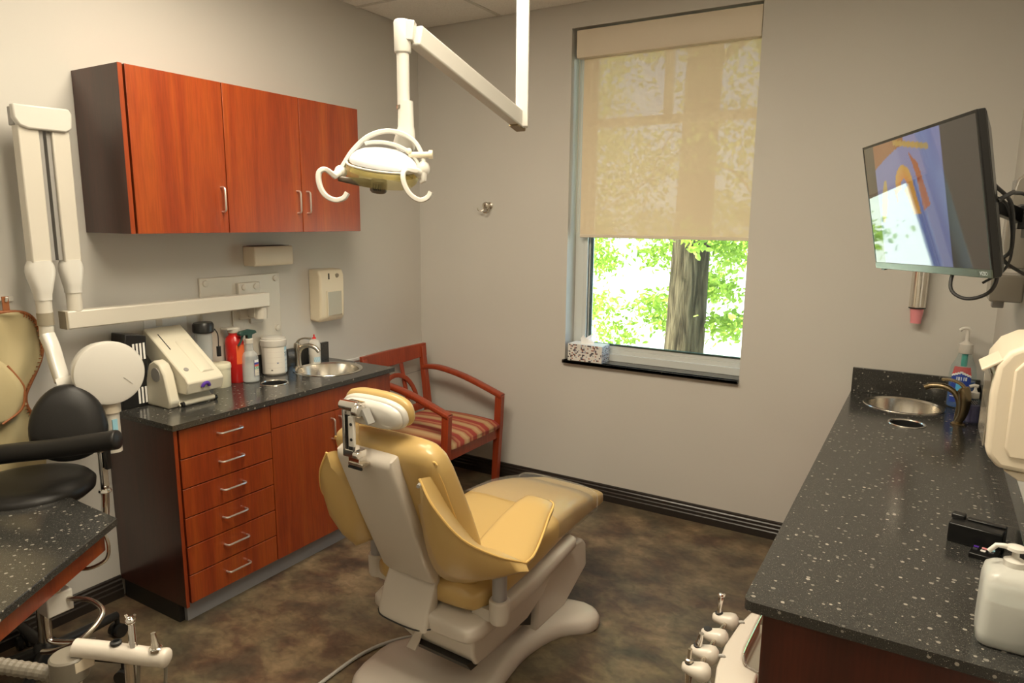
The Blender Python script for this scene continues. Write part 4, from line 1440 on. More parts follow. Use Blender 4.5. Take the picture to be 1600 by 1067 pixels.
# armrest slings
def sling(mir):
    def mx(p):
        p = Vector(p)
        return Vector((2 * 1.655 - p.x, p.y, p.z)) if mir else p
    top = spline([(1.865, -2.335, 0.985), (1.915, -2.325, 0.90), (1.975, -2.265, 0.79), (2.03, -2.16, 0.705), (2.065, -2.03, 0.635)], 5)
    bot = spline([(1.80, -2.27, 0.86), (1.82, -2.245, 0.68), (1.865, -2.215, 0.595), (1.945, -2.14, 0.578), (2.045, -2.035, 0.61)], 5)
    inn = spline([(1.875, -2.25, 0.965), (1.885, -2.20, 0.85), (1.895, -2.13, 0.74), (1.885, -2.06, 0.665), (1.86, -1.98, 0.63)], 5)
    bo2 = spline([(1.80, -2.19, 0.84), (1.82, -2.15, 0.66), (1.85, -2.10, 0.59), (1.90, -2.05, 0.585), (1.98, -2.0, 0.60)], 5)
    q_ = MB()
    rr = []
    for a, b_, c_, d_ in zip(top, bot, inn, bo2):
        m1 = (a * 0.6 + b_ * 0.4) + Vector((0.028, -0.008, -0.01))
        m2 = (a * 0.25 + b_ * 0.75) + Vector((0.020, -0.010, -0.006))
        rr.append([mx(v) for v in (a, m1, m2, b_, d_, (c_ + d_) / 2, c_, (a * 0.5 + c_ * 0.5) + Vector((0, 0, 0.004)))])
    q_.loft(rr)
    q_.build('armrest_sling', 'vinyl_yellow', dc, angle=70)
    # pad on top, running forward
    secs = [((1.865, -2.06, 0.655), (2.062, -2.025, 0.628), 0.022), ((1.850, -1.97, 0.668), (2.055, -1.96, 0.642), 0.028), ((1.838, -1.86, 0.688), (2.020, -1.85, 0.662), 0.032),
            ((1.832, -1.76, 0.700), (1.982, -1.74, 0.682), 0.032), ((1.832, -1.69, 0.704), (1.960, -1.67, 0.692), 0.028), ((1.845, -1.665, 0.700), (1.945, -1.650, 0.690), 0.014)]
    rr = []
    for a, b_, h_ in secs:
        a, b_ = mx(a), mx(b_)
        u = (b_ - a) / 2
        L_ = u.length
        rr.append(se_ring((a + b_) / 2 - Vector((0, 0, h_ * 0.6)), u.normalized(), (0, 0, 1), L_, h_, 28, 3))
    q_ = MB()
    q_.loft(rr)
    q_.build('armrest_pad', 'vinyl_yellow', dc, angle=75)
    pth = [mx(p) for p in top] + [mx(p) for p in spline([(2.065, -2.03, 0.635), (2.056, -1.96, 0.636), (2.022, -1.85, 0.656), (1.984, -1.745, 0.676), (1.958, -1.668, 0.688), (1.93, -1.648, 0.692)], 4)][1:]
    MB().tube(pth, 0.0042, 6).build('armrest_piping', 'piping_yellow', dc)
    # support post with its bracket
    xs_ = 1.935 if mir else 1.965
    MB().cyl(mx((xs_, -2.04, 0.455)), mx((xs_, -2.04, 0.60)), 0.026).build('armrest_post', 'grey_plastic' if False else 'post_grey', dc)
    q_ = MB()
    q_.lathe([(0.030, 0.385), (0.036, 0.40), (0.037, 0.47), (0.033, 0.475), (0.01, 0.475)], mx((xs_, -2.04, 0)) * 1.0)
    a, b_ = mx((1.86, -2.04, 0.41)), mx((xs_, -2.04, 0.41))
    q_.obox(a, b_, 0.045, 0.05, side=(0, 0, 1))
    q_.build('post_bracket', 'unit_plastic', dc, bevel=0.004)
    if not mir:
        MB().cyl((1.868, -2.336, 0.968), (1.874, -2.350, 0.966), 0.006, n=12).build('snap_button', 'grey_plastic', dc)


simple('post_grey', (0.34, 0.33, 0.33), 0.4)
sling(False)
sling(True)

# back shell: upper panel and lower skirt


def shell(secs, name, pw=7, th=0.022):
    rr = []
    for x0, x1, y, z, t_ in secs:
        rr.append(se_ring(((x0 + x1) / 2, y, z), (1, 0, 0), nb, (x1 - x0) / 2, t_, 36, pw))
    q_ = MB()
    q_.loft(rr)
    return q_.build(name, 'unit_plastic', dc, angle=60)


shell([(1.522, 1.748, -2.322, 1.030, 0.006), (1.508, 1.760, -2.330, 1.022, 0.022), (1.506, 1.762, -2.322, 1.0, 0.030), (1.506, 1.758, -2.225, 0.76, 0.030), (1.510, 1.750, -2.128, 0.535, 0.028), (1.513, 1.746, -2.118, 0.508, 0.018)], 'back_shell')
shell([(1.516, 1.736, -2.104, 0.512, 0.012), (1.512, 1.738, -2.102, 0.497, 0.022), (1.504, 1.738, -2.112, 0.45, 0.034), (1.502, 1.738, -2.128, 0.40, 0.040), (1.506, 1.742, -2.142, 0.360, 0.042), (1.512, 1.742, -2.148, 0.342, 0.036)], 'back_skirt')
MB().tube(spline([(1.500, -2.165, 0.340), (1.54, -2.183, 0.331), (1.69, -2.183, 0.331), (1.752, -2.160, 0.342)], 4), 0.003, 6).build('skirt_gasket', 'rubber', dc)

# headrest
hc = Vector((1.650, -2.292, 1.165))
ht = Vector((0, -0.25, 0.97)).normalized()
hn = Vector((0, 0.97, 0.25)).normalized()
q = MB()
rr = []
for k, (a, b_) in ((-0.006, (0.130, 0.046)), (0.0, (0.143, 0.058)), (0.012, (0.146, 0.061)), (0.026, (0.140, 0.056)), (0.036, (0.118, 0.040))):
    rr.append(se_ring(hc + hn * k, (1, 0, 0), ht, a, b_, 48, 2.9))
q.loft(rr)
q.build('headrest_cushion', 'vinyl_yellow', dc, angle=80)
rr = []
for k, (a, b_) in ((-0.002, (0.137, 0.053)), (-0.012, (0.139, 0.055)), (-0.022, (0.136, 0.053)), (-0.024, (0.130, 0.048)), (-0.034, (0.128, 0.047)), (-0.048, (0.108, 0.036))):
    rr.append(se_ring(hc + hn * k - ht * 0.004, (1, 0, 0), ht, a, b_, 48, 2.8))
MB().loft(rr).build('headrest_shell', 'lamp_white', dc, angle=60)
# chrome bracket
br = MB()
PX0, PX1 = 1.596, 1.642
for x in (PX0, PX1):
    br.box((x - 0.006, -2.392, 1.035), (x + 0.006, -2.372, 1.195))
br.box((PX0, -2.378, 1.035), (PX1, -2.372, 1.190))
bro = br.build('headrest_post', 'chrome', dc, bevel=0.002)
MB().box((1.626, -2.400, 1.060), (1.650, -2.388, 1.160)).build('slide_block', 'lamp_white', dc, bevel=0.003)
MB().cyl((1.641, -2.4005, 1.085), (1.641, -2.4025, 1.085), 0.005, n=12).cyl((1.641, -2.4005, 1.135), (1.641, -2.4025, 1.135), 0.005, n=12).build('screw', 'black_plastic', dc)
MB().box((PX0 + 0.008, -2.3795, 1.045), (PX1 - 0.02, -2.3785, 1.155)).build('slide_channel', 'black_plastic', dc)
MB().cyl((PX0 - 0.012, -2.385, 1.190), (PX1 + 0.018, -2.385, 1.190), 0.017, n=20).cyl((PX1 + 0.004, -2.385, 1.178), (PX1 + 0.028, -2.385, 1.178), 0.021, n=20).box((PX0 - 0.008, -2.396, 1.178), (PX1 + 0.010, -2.345, 1.200)).box((PX0 - 0.004, -2.36, 1.16), (PX1 + 0.01, -2.33, 1.185)).build('tilt_hinge', 'chrome', dc, bevel=0.003)
MB().prism([(PX1 + 0.020, 1.175), (PX1 + 0.050, 1.135), (PX1 + 0.056, 1.140), (PX1 + 0.030, 1.185)], 'y', -2.380, -2.350).build('tilt_lever', 'grey_plastic', dc, bevel=0.001)
MB().box((PX0 - 0.006, -2.392, 1.020), (PX1 + 0.014, -2.350, 1.045)).box((PX0 + 0.010, -2.384, 0.985), (PX1 + 0.014, -2.350, 1.022)).cyl((PX1 + 0.002, -2.392, 1.034), (PX1 + 0.024, -2.392, 1.034), 0.012, n=16).build('post_clamp', 'chrome', dc, bevel=0.002)
MB().box((PX0 + 0.012, -2.388, 0.992), (PX1 + 0.030, -2.350, 1.004)).build('post_socket', 'nickel', dc, bevel=0.002)
MB().box((PX0 + 0.014, -2.390, 0.984), (PX1 + 0.028, -2.384, 0.991)).build('socket_slot', 'dark_slot', dc)
# floor cable
cb = MB()
cb.tube(spline([(1.44, -1.80, 0.008), (1.36, -1.87, 0.008), (1.295, -2.02, 0.008), (1.285, -2.25, 0.008), (1.30, -2.6, 0.008), (1.35, -2.95, 0.008)], 6), 0.0075, 8)
cbo = cb.build('floor_cable', 'hose_grey')
tag(cbo, 'grey cable on the floor running from under the dental chair', 'cable')

# ------------------------------------------------------------------ DENTAL LIGHT
dl = thing('dental_light', 'white dental operating light hanging on a ceiling arm', 'dental light', (1.70, -1.50, H))
HCN = Vector((1.655, -2.262, 1.925))
U_, V_, Z_ = Vector((0.856, 0.517, 0)), Vector((-0.517, 0.856, 0)), Vector((0, 0, 1))


def hl(a, b_, c_):
    return HCN + U_ * a + V_ * b_ + Z_ * c_


MRU = Matrix(((U_.x, V_.x, 0, 0), (U_.y, V_.y, 0, 0), (0, 0, 1, 0), (0, 0, 0, 1)))
PB = Vector((1.712, -1.50, 2.150))
q = MB()
q.box((-0.025, -0.022, 2.135), (0.025, 0.022, H), Matrix.Translation((PB.x, PB.y, 0)) @ MRU)
q.build('ceiling_post', 'lamp_white', dl, bevel=0.004)
MB().lathe([(0.09, 0), (0.09, -0.02), (0.06, -0.035), (0.03, -0.04)], (PB.x, PB.y, H)).build('ceiling_flange', 'lamp_white', dl)
EL = Vector((1.708, -2.172, 2.335))
d_ = (EL - PB).normalized()
MB().obox(PB + Vector((-0.01, 0, 0.012)) - d_ * 0.01, EL + Vector((0, 0.02, 0)), 0.062, 0.046, side=(0, 0, 1)).build('spring_arm', 'lamp_white', dl, bevel=0.006, seg=3)
MB().obox(PB + Vector((-0.01, 0.012, -0.024)) , PB + Vector((-0.01, 0.012, -0.024)) + d_ * 0.06, 0.012, 0.04, side=(0, 0, 1)).build('arm_end', 'bronze', dl)
MB().cyl(PB + U_ * -0.012 + V_ * -0.026 + Z_ * 0.02, PB + U_ * -0.012 + V_ * -0.030 + Z_ * 0.02, 0.005, n=10).cyl(PB + U_ * -0.03 + V_ * -0.026 + Z_ * 0.006, PB + U_ * -0.03 + V_ * -0.03 + Z_ * 0.006, 0.005, n=10).build('screw', 'nickel', dl)
EC = Vector((1.680, -2.178, 2.335))
MB().lathe([(0.024, -0.055), (0.026, -0.05), (0.027, 0.035), (0.024, 0.042), (0.005, 0.043)], EC, 28).obox(EC + Vector((0.0, 0, 0.012)), EL + Vector((0.006, 0.012, 0.008)), 0.058, 0.044, side=(0, 0, 1)).build('elbow_joint', 'lamp_white', dl, bevel=0.003)
MB().lathe([(0.0195, -0.215), (0.0195, -0.05)], EC).build('drop_tube', 'lamp_white', dl)
MB().lathe([(0.0225, -0.222), (0.0225, -0.210)], EC).build('tube_ring', 'nickel', dl)
rr = []
for z_, ww, off in ((2.118, 0.0235, 0.0), (2.04, 0.025, 0.0), (2.035, 0.027, 0.0), (1.99, 0.036, -0.006), (1.975, 0.030, -0.002), (1.962, 0.016, 0.004)):
    rr.append(se_ring(Vector((EC.x, EC.y, 0)) + U_ * (0.006 + off) + Z_ * (z_ + 0.02), U_, V_, ww, 0.024 if ww < 0.03 else 0.026, 24, 2.4))
MB().loft(rr).build('head_mount', 'lamp_white', dl, angle=60)
MB().box((-0.054, -0.02, 2.055), (-0.030, 0.02, 2.075), Matrix.Translation((EC.x, EC.y, 0)) @ MRU).prism([(0, 0), (0.001, 0), (0.001, 0.001), (0, 0.001)], 'z', 0, 0.001).build('spare_tab', 'lamp_white', dl) if False else None
# yoke arch
yk = spline([hl(-0.128, -0.01, -0.012), hl(-0.112, 0.0, 0.018), hl(-0.085, 0.01, 0.060), hl(-0.04, 0.015, 0.100), hl(0.015, 0.02, 0.118), hl(0.065, 0.02, 0.110), hl(0.105, 0.015, 0.085), hl(0.128, 0.005, 0.045), hl(0.135, 0.0, 0.01)], 5)
MB().tube(yk, 0.01, 16, flat=(0.013, 0.007), side=V_).build('yoke', 'lamp_white', dl)
# head shell: rear rim + frosted dome
tilt = Matrix.Rotation(math.radians(7), 4, 'Y') @ Matrix.Rotation(math.radians(14), 4, 'X')
HM = MRU @ tilt
rings = []
for r_, z_ in ((0.104, 0.000), (0.106, 0.006), (0.100, 0.020), (0.084, 0.034), (0.060, 0.045), (0.03, 0.051), (0.006, 0.053)):
    rings.append([hl(0.008, 0.0, 0.014) + HM @ Vector((r_ * math.cos(2 * PI * k / 40), 0.80 * r_ * math.sin(2 * PI * k / 40), z_)) for k in range(40)])
MB().loft(rings).build('head_dome', 'dome_white' if 'dome_white' in MATS else simple('dome_white', (0.84, 0.86, 0.90), 0.25, coat=0.4), dl, angle=70)
rim = [hl(0.008, 0, 0.012) + HM @ Vector((0.110 * math.cos(a_) , 0.01, 0.070 * math.sin(a_) - 0.002)) for a_ in [PI * (0.02 + 0.66 * k / 18) for k in range(19)]]
MB().tube(rim, 0.008, 12, flat=(0.016, 0.006), side=V_).build('head_band', 'lamp_white', dl)
rings = []
for r_, z_ in ((0.106, 0.0), (0.113, -0.008), (0.114, -0.024), (0.108, -0.042), (0.092, -0.058)):
    rings.append([hl(0.006, 0.0, 0.012) + HM @ Vector((r_ * math.cos(2 * PI * k / 40), 0.80 * r_ * math.sin(2 * PI * k / 40), z_)) for k in range(40)])
MB().loft(rings, cap=False).build('lens_shield', 'lens_clear', dl, recalc=False)
rings = []
for r_, z_ in ((0.104, -0.020), (0.100, -0.008), (0.080, 0.004), (0.050, 0.010), (0.004, 0.012)):
    rings.append([hl(0.006, 0.0, 0.008) + HM @ Vector((r_ * math.cos(2 * PI * k / 40), 0.80 * r_ * math.sin(2 * PI * k / 40), z_)) for k in range(40)])
MB().loft(rings, cap=False).build('reflector', 'reflector_gold', dl, recalc=False)
rim = [hl(0.006, 0.0, 0.012) + HM @ Vector((0.110 * math.cos(2 * PI * k / 40), 0.088 * math.sin(2 * PI * k / 40), -0.002)) for k in range(40)]
MB().tube(rim, 0.0035, 8, closed=True).build('lens_rim', 'lamp_white', dl)
MB().tube([hl(-0.125, -0.03, -0.030), hl(-0.06, -0.035, -0.040), hl(0.0, -0.03, -0.048)], [0.008, 0.012, 0.014], 12).build('bulb_bridge', 'olive_dark' if 'olive_dark' in MATS else simple('olive_dark', (0.075, 0.055, 0.035), 0.35), dl)
MB().lathe([(0.024, 0.012), (0.026, 0.0), (0.026, -0.022), (0.022, -0.027), (0.003, -0.028)], hl(-0.002, -0.03, -0.044), 24, M=HM).build('bulb_housing', 'olive_dark', dl)
q = MB()
for k in range(5):
    a_ = -PI / 2 - 0.5 + 0.22 * k
    c_ = hl(-0.002, -0.03, -0.044) + HM @ Vector((0.0262 * math.cos(a_), 0.0262 * math.sin(a_), 0))
    q.box((-0.0012, -0.0012, -0.016), (0.0012, 0.0012, 0.004), Matrix.Translation(c_))
q.build('vent_slot', 'dark_slot', dl)
MB().ell(hl(-0.124, -0.005, -0.008), (0.020, 0.020, 0.020), 20, 12).build('side_pivot', 'lamp_white', dl)
MB().ell(hl(0.132, 0.0, 0.004), (0.019, 0.022, 0.024), 20, 12, ).tube([hl(0.075, 0, 0.004), hl(0.13, 0, 0.006)], 0.012, 12).tube([hl(0.13, -0.005, -0.01), hl(0.132, -0.008, -0.032), hl(0.122, -0.008, -0.038)], [0.014, 0.010, 0.006], 12).build('side_pivot', 'lamp_white', dl)
MB().cyl(hl(0.088, -0.012, 0.044), hl(0.160, -0.006, 0.046), 0.009, n=14).ell(hl(0.090, -0.016, 0.054), (0.010, 0.008, 0.010), 12, 8).cyl(hl(0.150, -0.01, 0.046), hl(0.162, -0.01, 0.046), 0.013, n=14).build('brake_knob', 'cream_warm', dl)
for base_, k_ in ((-0.150, 0), (0.085, 1)):
    b0 = base_
    P_ = spline([hl(b0 + 0.018, -0.05, -0.022), hl(b0 - 0.004, -0.075, -0.006), hl(b0 - 0.020, -0.085, -0.018), hl(b0 - 0.018, -0.09, -0.052), hl(b0 - 0.002, -0.09, -0.082), hl(b0 + 0.026, -0.085, -0.096), hl(b0 + 0.050, -0.08, -0.090), hl(b0 + 0.062, -0.078, -0.074)] if k_ == 0 else
                [hl(b0 + 0.028, -0.045, -0.006), hl(b0 + 0.004, -0.070, -0.006), hl(b0 - 0.004, -0.085, -0.022), hl(b0 + 0.002, -0.09, -0.052), hl(b0 + 0.020, -0.09, -0.080), hl(b0 + 0.046, -0.085, -0.094), hl(b0 + 0.068, -0.08, -0.086), hl(b0 + 0.078, -0.078, -0.070)], 5)
    MB().tube(P_, 0.008, 14, flat=(0.011, 0.0075), side=V_).build('handle', 'lamp_white', dl)
    a_ = -0.128 if k_ == 0 else 0.118
    MB().tube([hl(a_, -0.01, -0.01), P_[0], P_[1]], [0.014, 0.011, 0.009], 12).build('handle_bracket', 'lamp_white', dl)

# ------------------------------------------------------------------ STOOL
st = thing('operator_stool', 'black leather stool with rounded backrest and padded torso bar', 'stool', (0.36, -2.77, 0))
BN = Vector((0.86, -0.40, 0.25)).normalized()      # backrest faces this way
BU = Vector((0.0, 0, 1.0)) - BN * BN.z
BU.normalize()
BS = BN.cross(BU)
bc_ = Vector((0.383, -2.630, 0.995))
rr = []
for k, s_ in ((-0.035, 0.80), (-0.028, 0.93), (0.0, 1.0), (0.02, 0.95), (0.032, 0.80), (0.038, 0.4)):
    ring = []
    for i in range(40):
        a_ = 2 * PI * i / 40
        hx = 0.128 * (1 - 0.16 * math.sin(a_))
        hz = 0.150 if math.sin(a_) > 0 else 0.145
        ring.append(bc_ + BN * (k - 0.05 * (s_ * math.cos(a_)) ** 2 * 0) + BS * (hx * s_ * math.cos(a_)) + BU * (hz * s_ * math.copysign(abs(math.sin(a_)) ** 0.9, math.sin(a_))))
    rr.append(ring)
MB().loft(rr).build('backrest', 'black_leather', st, angle=80)
P_ = spline([(0.20, -2.98, 0.90), (0.31, -2.912, 0.925), (0.42, -2.845, 0.945), (0.545, -2.768, 0.962), (0.660, -2.695, 0.982), (0.735, -2.655, 0.997), (0.752, -2.645, 1.0)], 5)
MB().tube(P_, [0.035] * (len(P_) - 4) + [0.034, 0.030, 0.022, 0.008], 18).build('torso_bar', 'black_leather', st, angle=80)
MB().lathe([(0.05, 0.735), (0.19, 0.74), (0.215, 0.760), (0.218, 0.785), (0.20, 0.805), (0.15, 0.815), (0.01, 0.817)], (0.36, -2.78, 0), 40).build('seat', 'black_leather', st, angle=80)
MB().box((0.615, -2.655, 0.80), (0.640, -2.635, 0.955)).box((0.600, -2.665, 0.935), (0.655, -2.625, 0.950)).build('bar_bracket', 'chrome', st, bevel=0.002)
MB().box((0.645, -2.652, 0.87), (0.665, -2.632, 0.945)).build('bracket_slider', 'black_plastic', st, bevel=0.003)
MB().tube(spline([(0.628, -2.645, 0.93), (0.626, -2.645, 0.80), (0.620, -2.65, 0.68), (0.605, -2.66, 0.635), (0.56, -2.68, 0.615), (0.46, -2.73, 0.61), (0.36, -2.78, 0.62)], 5), 0.013, 12).build('support_rod', 'chrome', st)
MB().lathe([(0.02, 0.0), (0.022, 0.004), (0.02, 0.012)], (0.625, -2.645, 0.775), 16).build('rod_collar', 'chrome', st)
MB().lathe([(0.09, 0.69), (0.10, 0.70), (0.10, 0.735), (0.03, 0.736)], (0.36, -2.78, 0), 20).build('seat_mechanism', 'black_plastic', st)
MB().cyl((0.36, -2.78, 0.10), (0.36, -2.78, 0.70), 0.024).build('gas_lift', 'chrome', st)
MB().lathe([(0.035, 0.08), (0.045, 0.09), (0.045, 0.14), (0.03, 0.16)], (0.36, -2.78, 0)).build('base_hub', 'black_plastic', st)
for k in range(5):
    a_ = math.radians(100 + 72 * k)
    e_ = Vector((math.cos(a_), math.sin(a_), 0))
    c_ = Vector((0.36, -2.78, 0)) + e_ * 0.30
    leg_ = MB().tube([Vector((0.36, -2.78, 0.115)) + e_ * 0.03, Vector((0.36, -2.78, 0.095)) + e_ * 0.30], [0.026, 0.018], 10).build('leg', 'black_plastic', st)
    n_ = Vector((-e_.y, e_.x, 0))
    w_ = MB()
    for s_ in (-1, 1):
        w_.cyl(c_ + n_ * (0.008 * s_) + Vector((0, 0, 0.028)), c_ + n_ * (0.026 * s_) + Vector((0, 0, 0.028)), 0.028, n=20)
    w_.cyl(c_ + Vector((0, 0, 0.04)), c_ + Vector((0, 0, 0.10)), 0.010, n=10)
    w_.build('caster', 'black_plastic', leg_)

# ------------------------------------------------------------------ LEFT FOREGROUND COUNTER
lc = thing('side_counter', 'granite-topped side counter with red wood apron in the left foreground', 'counter', (0.9, -3.2, 0))
poly = [(0.30, -3.45), (0.49, -2.76), (0.505, -2.745), (0.522, -2.741), (0.895, -2.754), (1.33, -3.415), (1.30, -3.75), (0.35, -3.75)]
MB().prism([(p[0], p[1]) for p in poly], 'z', 0.755, 0.780).build('slab', 'granite', lc, bevel=0.002)
pol2 = [(0.38, -3.45), (0.54, -2.785), (0.875, -2.790), (1.295, -3.43), (1.27, -3.70), (0.42, -3.70)]
rr = [[(p[0], p[1], z) for p in inset(pol2, d)] for d, z in ((0, 0.755), (0.0, 0.715), (0.0, 0.675))]
q = MB()
q.loft(rr)
q.build('apron', 'cherry', lc, bevel=0.002)
MB().box((0.62, -3.60, 0.0), (0.95, -3.30, 0.675)).build('pedestal', 'cherry_dark', lc, bevel=0.002)
MB().tube(spline([(0.895, -2.800, 0.752), (0.905, -2.795, 0.70), (0.900, -2.805, 0.655), (0.870, -2.84, 0.632), (0.83, -2.87, 0.630)], 5), 0.006, 8).build('edge_rail', 'nickel', lc)

# ------------------------------------------------------------------ ASSISTANT ARM (bottom left)
aa = thing('assistant_arm', 'pale suction instrument holder arm with chrome handpieces, bottom left', 'instrument arm', (1.53, -3.227, 0))
MB().tube(spline([(1.540, -3.216, 0.793), (1.60, -3.178, 0.785), (1.68, -3.134, 0.775), (1.716, -3.112, 0.771), (1.730, -3.104, 0.769)], 4), [0.021] * 12 + [0.022, 0.022, 0.019, 0.014, 0.005][:5], 20).build('holder_bar', 'unit_plastic', aa, angle=80)
MB().lathe([(0.030, 0.715), (0.040, 0.725), (0.040, 0.775), (0.036, 0.779), (0.002, 0.779)], (1.530, -3.227, 0), 32).build('joint_cap', 'olive_light' if 'olive_light' in MATS else simple('olive_light', (0.19, 0.17, 0.135), 0.4), aa)
MB().cyl((1.530, -3.227, 0.0), (1.530, -3.227, 0.72), 0.022).build('support_post', 'unit_plastic', aa)
MB().lathe([(0.0, 0.0), (0.16, 0.0), (0.16, 0.02), (0.05, 0.04), (0.03, 0.05)][1:], (1.530, -3.227, 0), 32).build('floor_foot', 'unit_plastic', aa)
MB().box((1.50, -3.235, 0.745), (1.57, -3.19, 0.775)).build('link', 'beige_plastic', aa, bevel=0.003)


def cylpart(p0, p1, r0, r1, name, mat, par, n=16):
    return MB().cyl(p0, p1, r0, r1, n).build(name, mat, par)


t0 = Vector((1.655, -3.146, 0.795))
ts = MB()
ts.tube([t0, t0 + Vector((-0.003, 0.002, 0.03)), t0 + Vector((-0.006, 0.004, 0.055))], [0.0095, 0.0085, 0.0075], 14).ell(t0 + Vector((-0.007, 0.003, 0.063)), (0.012, 0.012, 0.010), 14, 10)
ts.cyl(t0 + Vector((-0.012, 0.0, 0.070)), t0 + Vector((-0.016, -0.002, 0.079)), 0.0035, n=8).cyl(t0 + Vector((-0.001, 0.006, 0.070)), t0 + Vector((0.003, 0.008, 0.079)), 0.0035, n=8)
ts.build('air_water_syringe', 'chrome', aa)
t1 = Vector((1.704, -3.122, 0.788))
MB().tube([t1, t1 + Vector((0, 0, 0.016)), t1 + Vector((-0.002, 0, 0.020)), t1 + Vector((-0.006, 0, 0.045))], [0.011, 0.010, 0.008, 0.0055], 14).build('suction_tip', 'nickel', aa)
MB().lathe([(0.012, 0), (0.0145, 0.003), (0.0145, 0.010), (0.011, 0.012)], (1.704, -3.122, 0.788), 16).build('suction_collar', 'chrome', aa)
MB().lathe([(0.012, 0), (0.0125, 0.006), (0.008, 0.008), (0.007, 0.002)], (1.621, -3.166, 0.803), 18).build('empty_socket', 'rubber', aa)
for p_ in ((1.668, -3.145), (1.722, -3.112)):
    MB().tube(spline([(p_[0], p_[1], 0.76), (p_[0] - 0.005, p_[1] - 0.004, 0.66), (p_[0] + 0.01, p_[1], 0.50), (p_[0] - 0.02, p_[1] - 0.02, 0.3)], 4), 0.0042, 8).build('hose', 'olive_light', aa)
MB().cyl((1.645, -3.155, 0.60), (1.648, -3.152, 0.768), 0.013).build('lower_bracket', 'chrome', aa)
rib = MB()
P_ = spline([(1.34, -3.335, 0.752), (1.42, -3.292, 0.742), (1.50, -3.248, 0.728), (1.525, -3.236, 0.70)], 12)
rib.tube(P_, [0.0165 + (0.0022 if i % 2 else 0) for i in range(len(P_))], 14)
rib.build('ribbed_hose', 'olive_light', aa, angle=20)
# small mount with foot tube under the side counter
mt_ = thing('mount_bracket', 'white mounting block with bent chrome tube under the side counter', 'bracket', (0.94, -2.98, 0.56))
MB().box((0.895, -3.02, 0.572), (0.965, -2.945, 0.640)).build('block', 'lamp_white', mt_, bevel=0.004)
MB().cyl((0.94, -2.985, 0.64), (0.94, -2.985, 0.674), 0.02).build('fixing', 'nickel', mt_)
MB().tube(spline([(0.915, -3.005, 0.572), (0.915, -3.005, 0.50), (0.925, -3.0, 0.475), (0.97, -2.96, 0.465), (1.02, -2.92, 0.465)], 5), 0.009, 10).build('tube', 'chrome', mt_)
MB().tube(spline([(0.965, -2.96, 0.612), (1.03, -2.93, 0.612), (1.10, -2.93, 0.60), (1.13, -2.97, 0.58), (1.12, -3.02, 0.55), (1.06, -3.05, 0.52), (1.0, -3.06, 0.50)], 6), 0.008, 10).build('loop_handle', 'nickel', mt_)

# ------------------------------------------------------------------ TELEVISION
yaw, tl, ro = -1.132, -0.192, 0.029
tx_ = Vector((math.cos(yaw), math.sin(yaw), 0))
tnn = Vector((-math.sin(yaw), math.cos(yaw), 0))
tz = Vector((0, 0, 1)) * math.cos(tl) + tnn * math.sin(tl)
tx2 = tx_ * math.cos(ro) + tz * math.sin(ro)
tz2 = tz * math.cos(ro) - tx_ * math.sin(ro)
tf = tx2.cross(tz2)          # out of the screen, towards the viewer
tc2 = Vector((3.092, -1.501, 1.836))
TM = Matrix(((tx2.x, tz2.x, tf.x, tc2.x), (tx2.y, tz2.y, tf.y, tc2.y), (tx2.z, tz2.z, tf.z, tc2.z), (0, 0, 0, 1)))
tv = thing('television', 'black flat television on a swivel wall mount showing a tooth picture', 'television', tc2)
TW, TH = 0.72, 0.421


def tbox(a, b_):
    q_ = MB()
    q_.box(a, b_, TM)
    return q_


tbox((-TW / 2, -TH / 2, -0.022), (TW / 2, TH / 2, -0.002)).build('housing', 'tv_case', tv, bevel=0.003)
q = MB()
rr = []
for z_, s_ in ((-0.022, 0.0), (-0.045, 0.03), (-0.055, 0.06)):
    rr.append([TM @ Vector(v) for v in ((-TW / 2 + s_ * 2, -TH / 2 + s_ * 0.5, z_), (TW / 2 - s_, -TH / 2 + s_ * 0.5, z_), (TW / 2 - s_, TH / 2 - s_ * 1.5, z_), (-TW / 2 + s_ * 2, TH / 2 - s_ * 1.5, z_))])
q.loft(rr)
q.build('rear_cover', 'tv_case', tv, bevel=0.004)
bz = MB()
bz.box((-TW / 2, TH / 2 - 0.008, -0.002), (TW / 2, TH / 2, 0.001), TM).box((-TW / 2, -TH / 2 + 0.022, -0.002), (-TW / 2 + 0.006, TH / 2 - 0.008, 0.001), TM).box((TW / 2 - 0.006, -TH / 2 + 0.022, -0.002), (TW / 2, TH / 2 - 0.008, 0.001), TM)
bz.build('bezel', 'tv_case', tv)
tbox((-TW / 2, -TH / 2, -0.002), (TW / 2, -TH / 2 + 0.022, 0.002)).build('lower_bezel', 'tv_bezel', tv, bevel=0.001)


def inpoly(x, y, P):
    r_ = False
    for i in range(len(P)):
        (x1, y1), (x2, y2) = P[i - 1], P[i]
        if (y1 > y) != (y2 > y) and x < (x2 - x1) * (y - y1) / (y2 - y1) + x1:
            r_ = not r_
    return r_


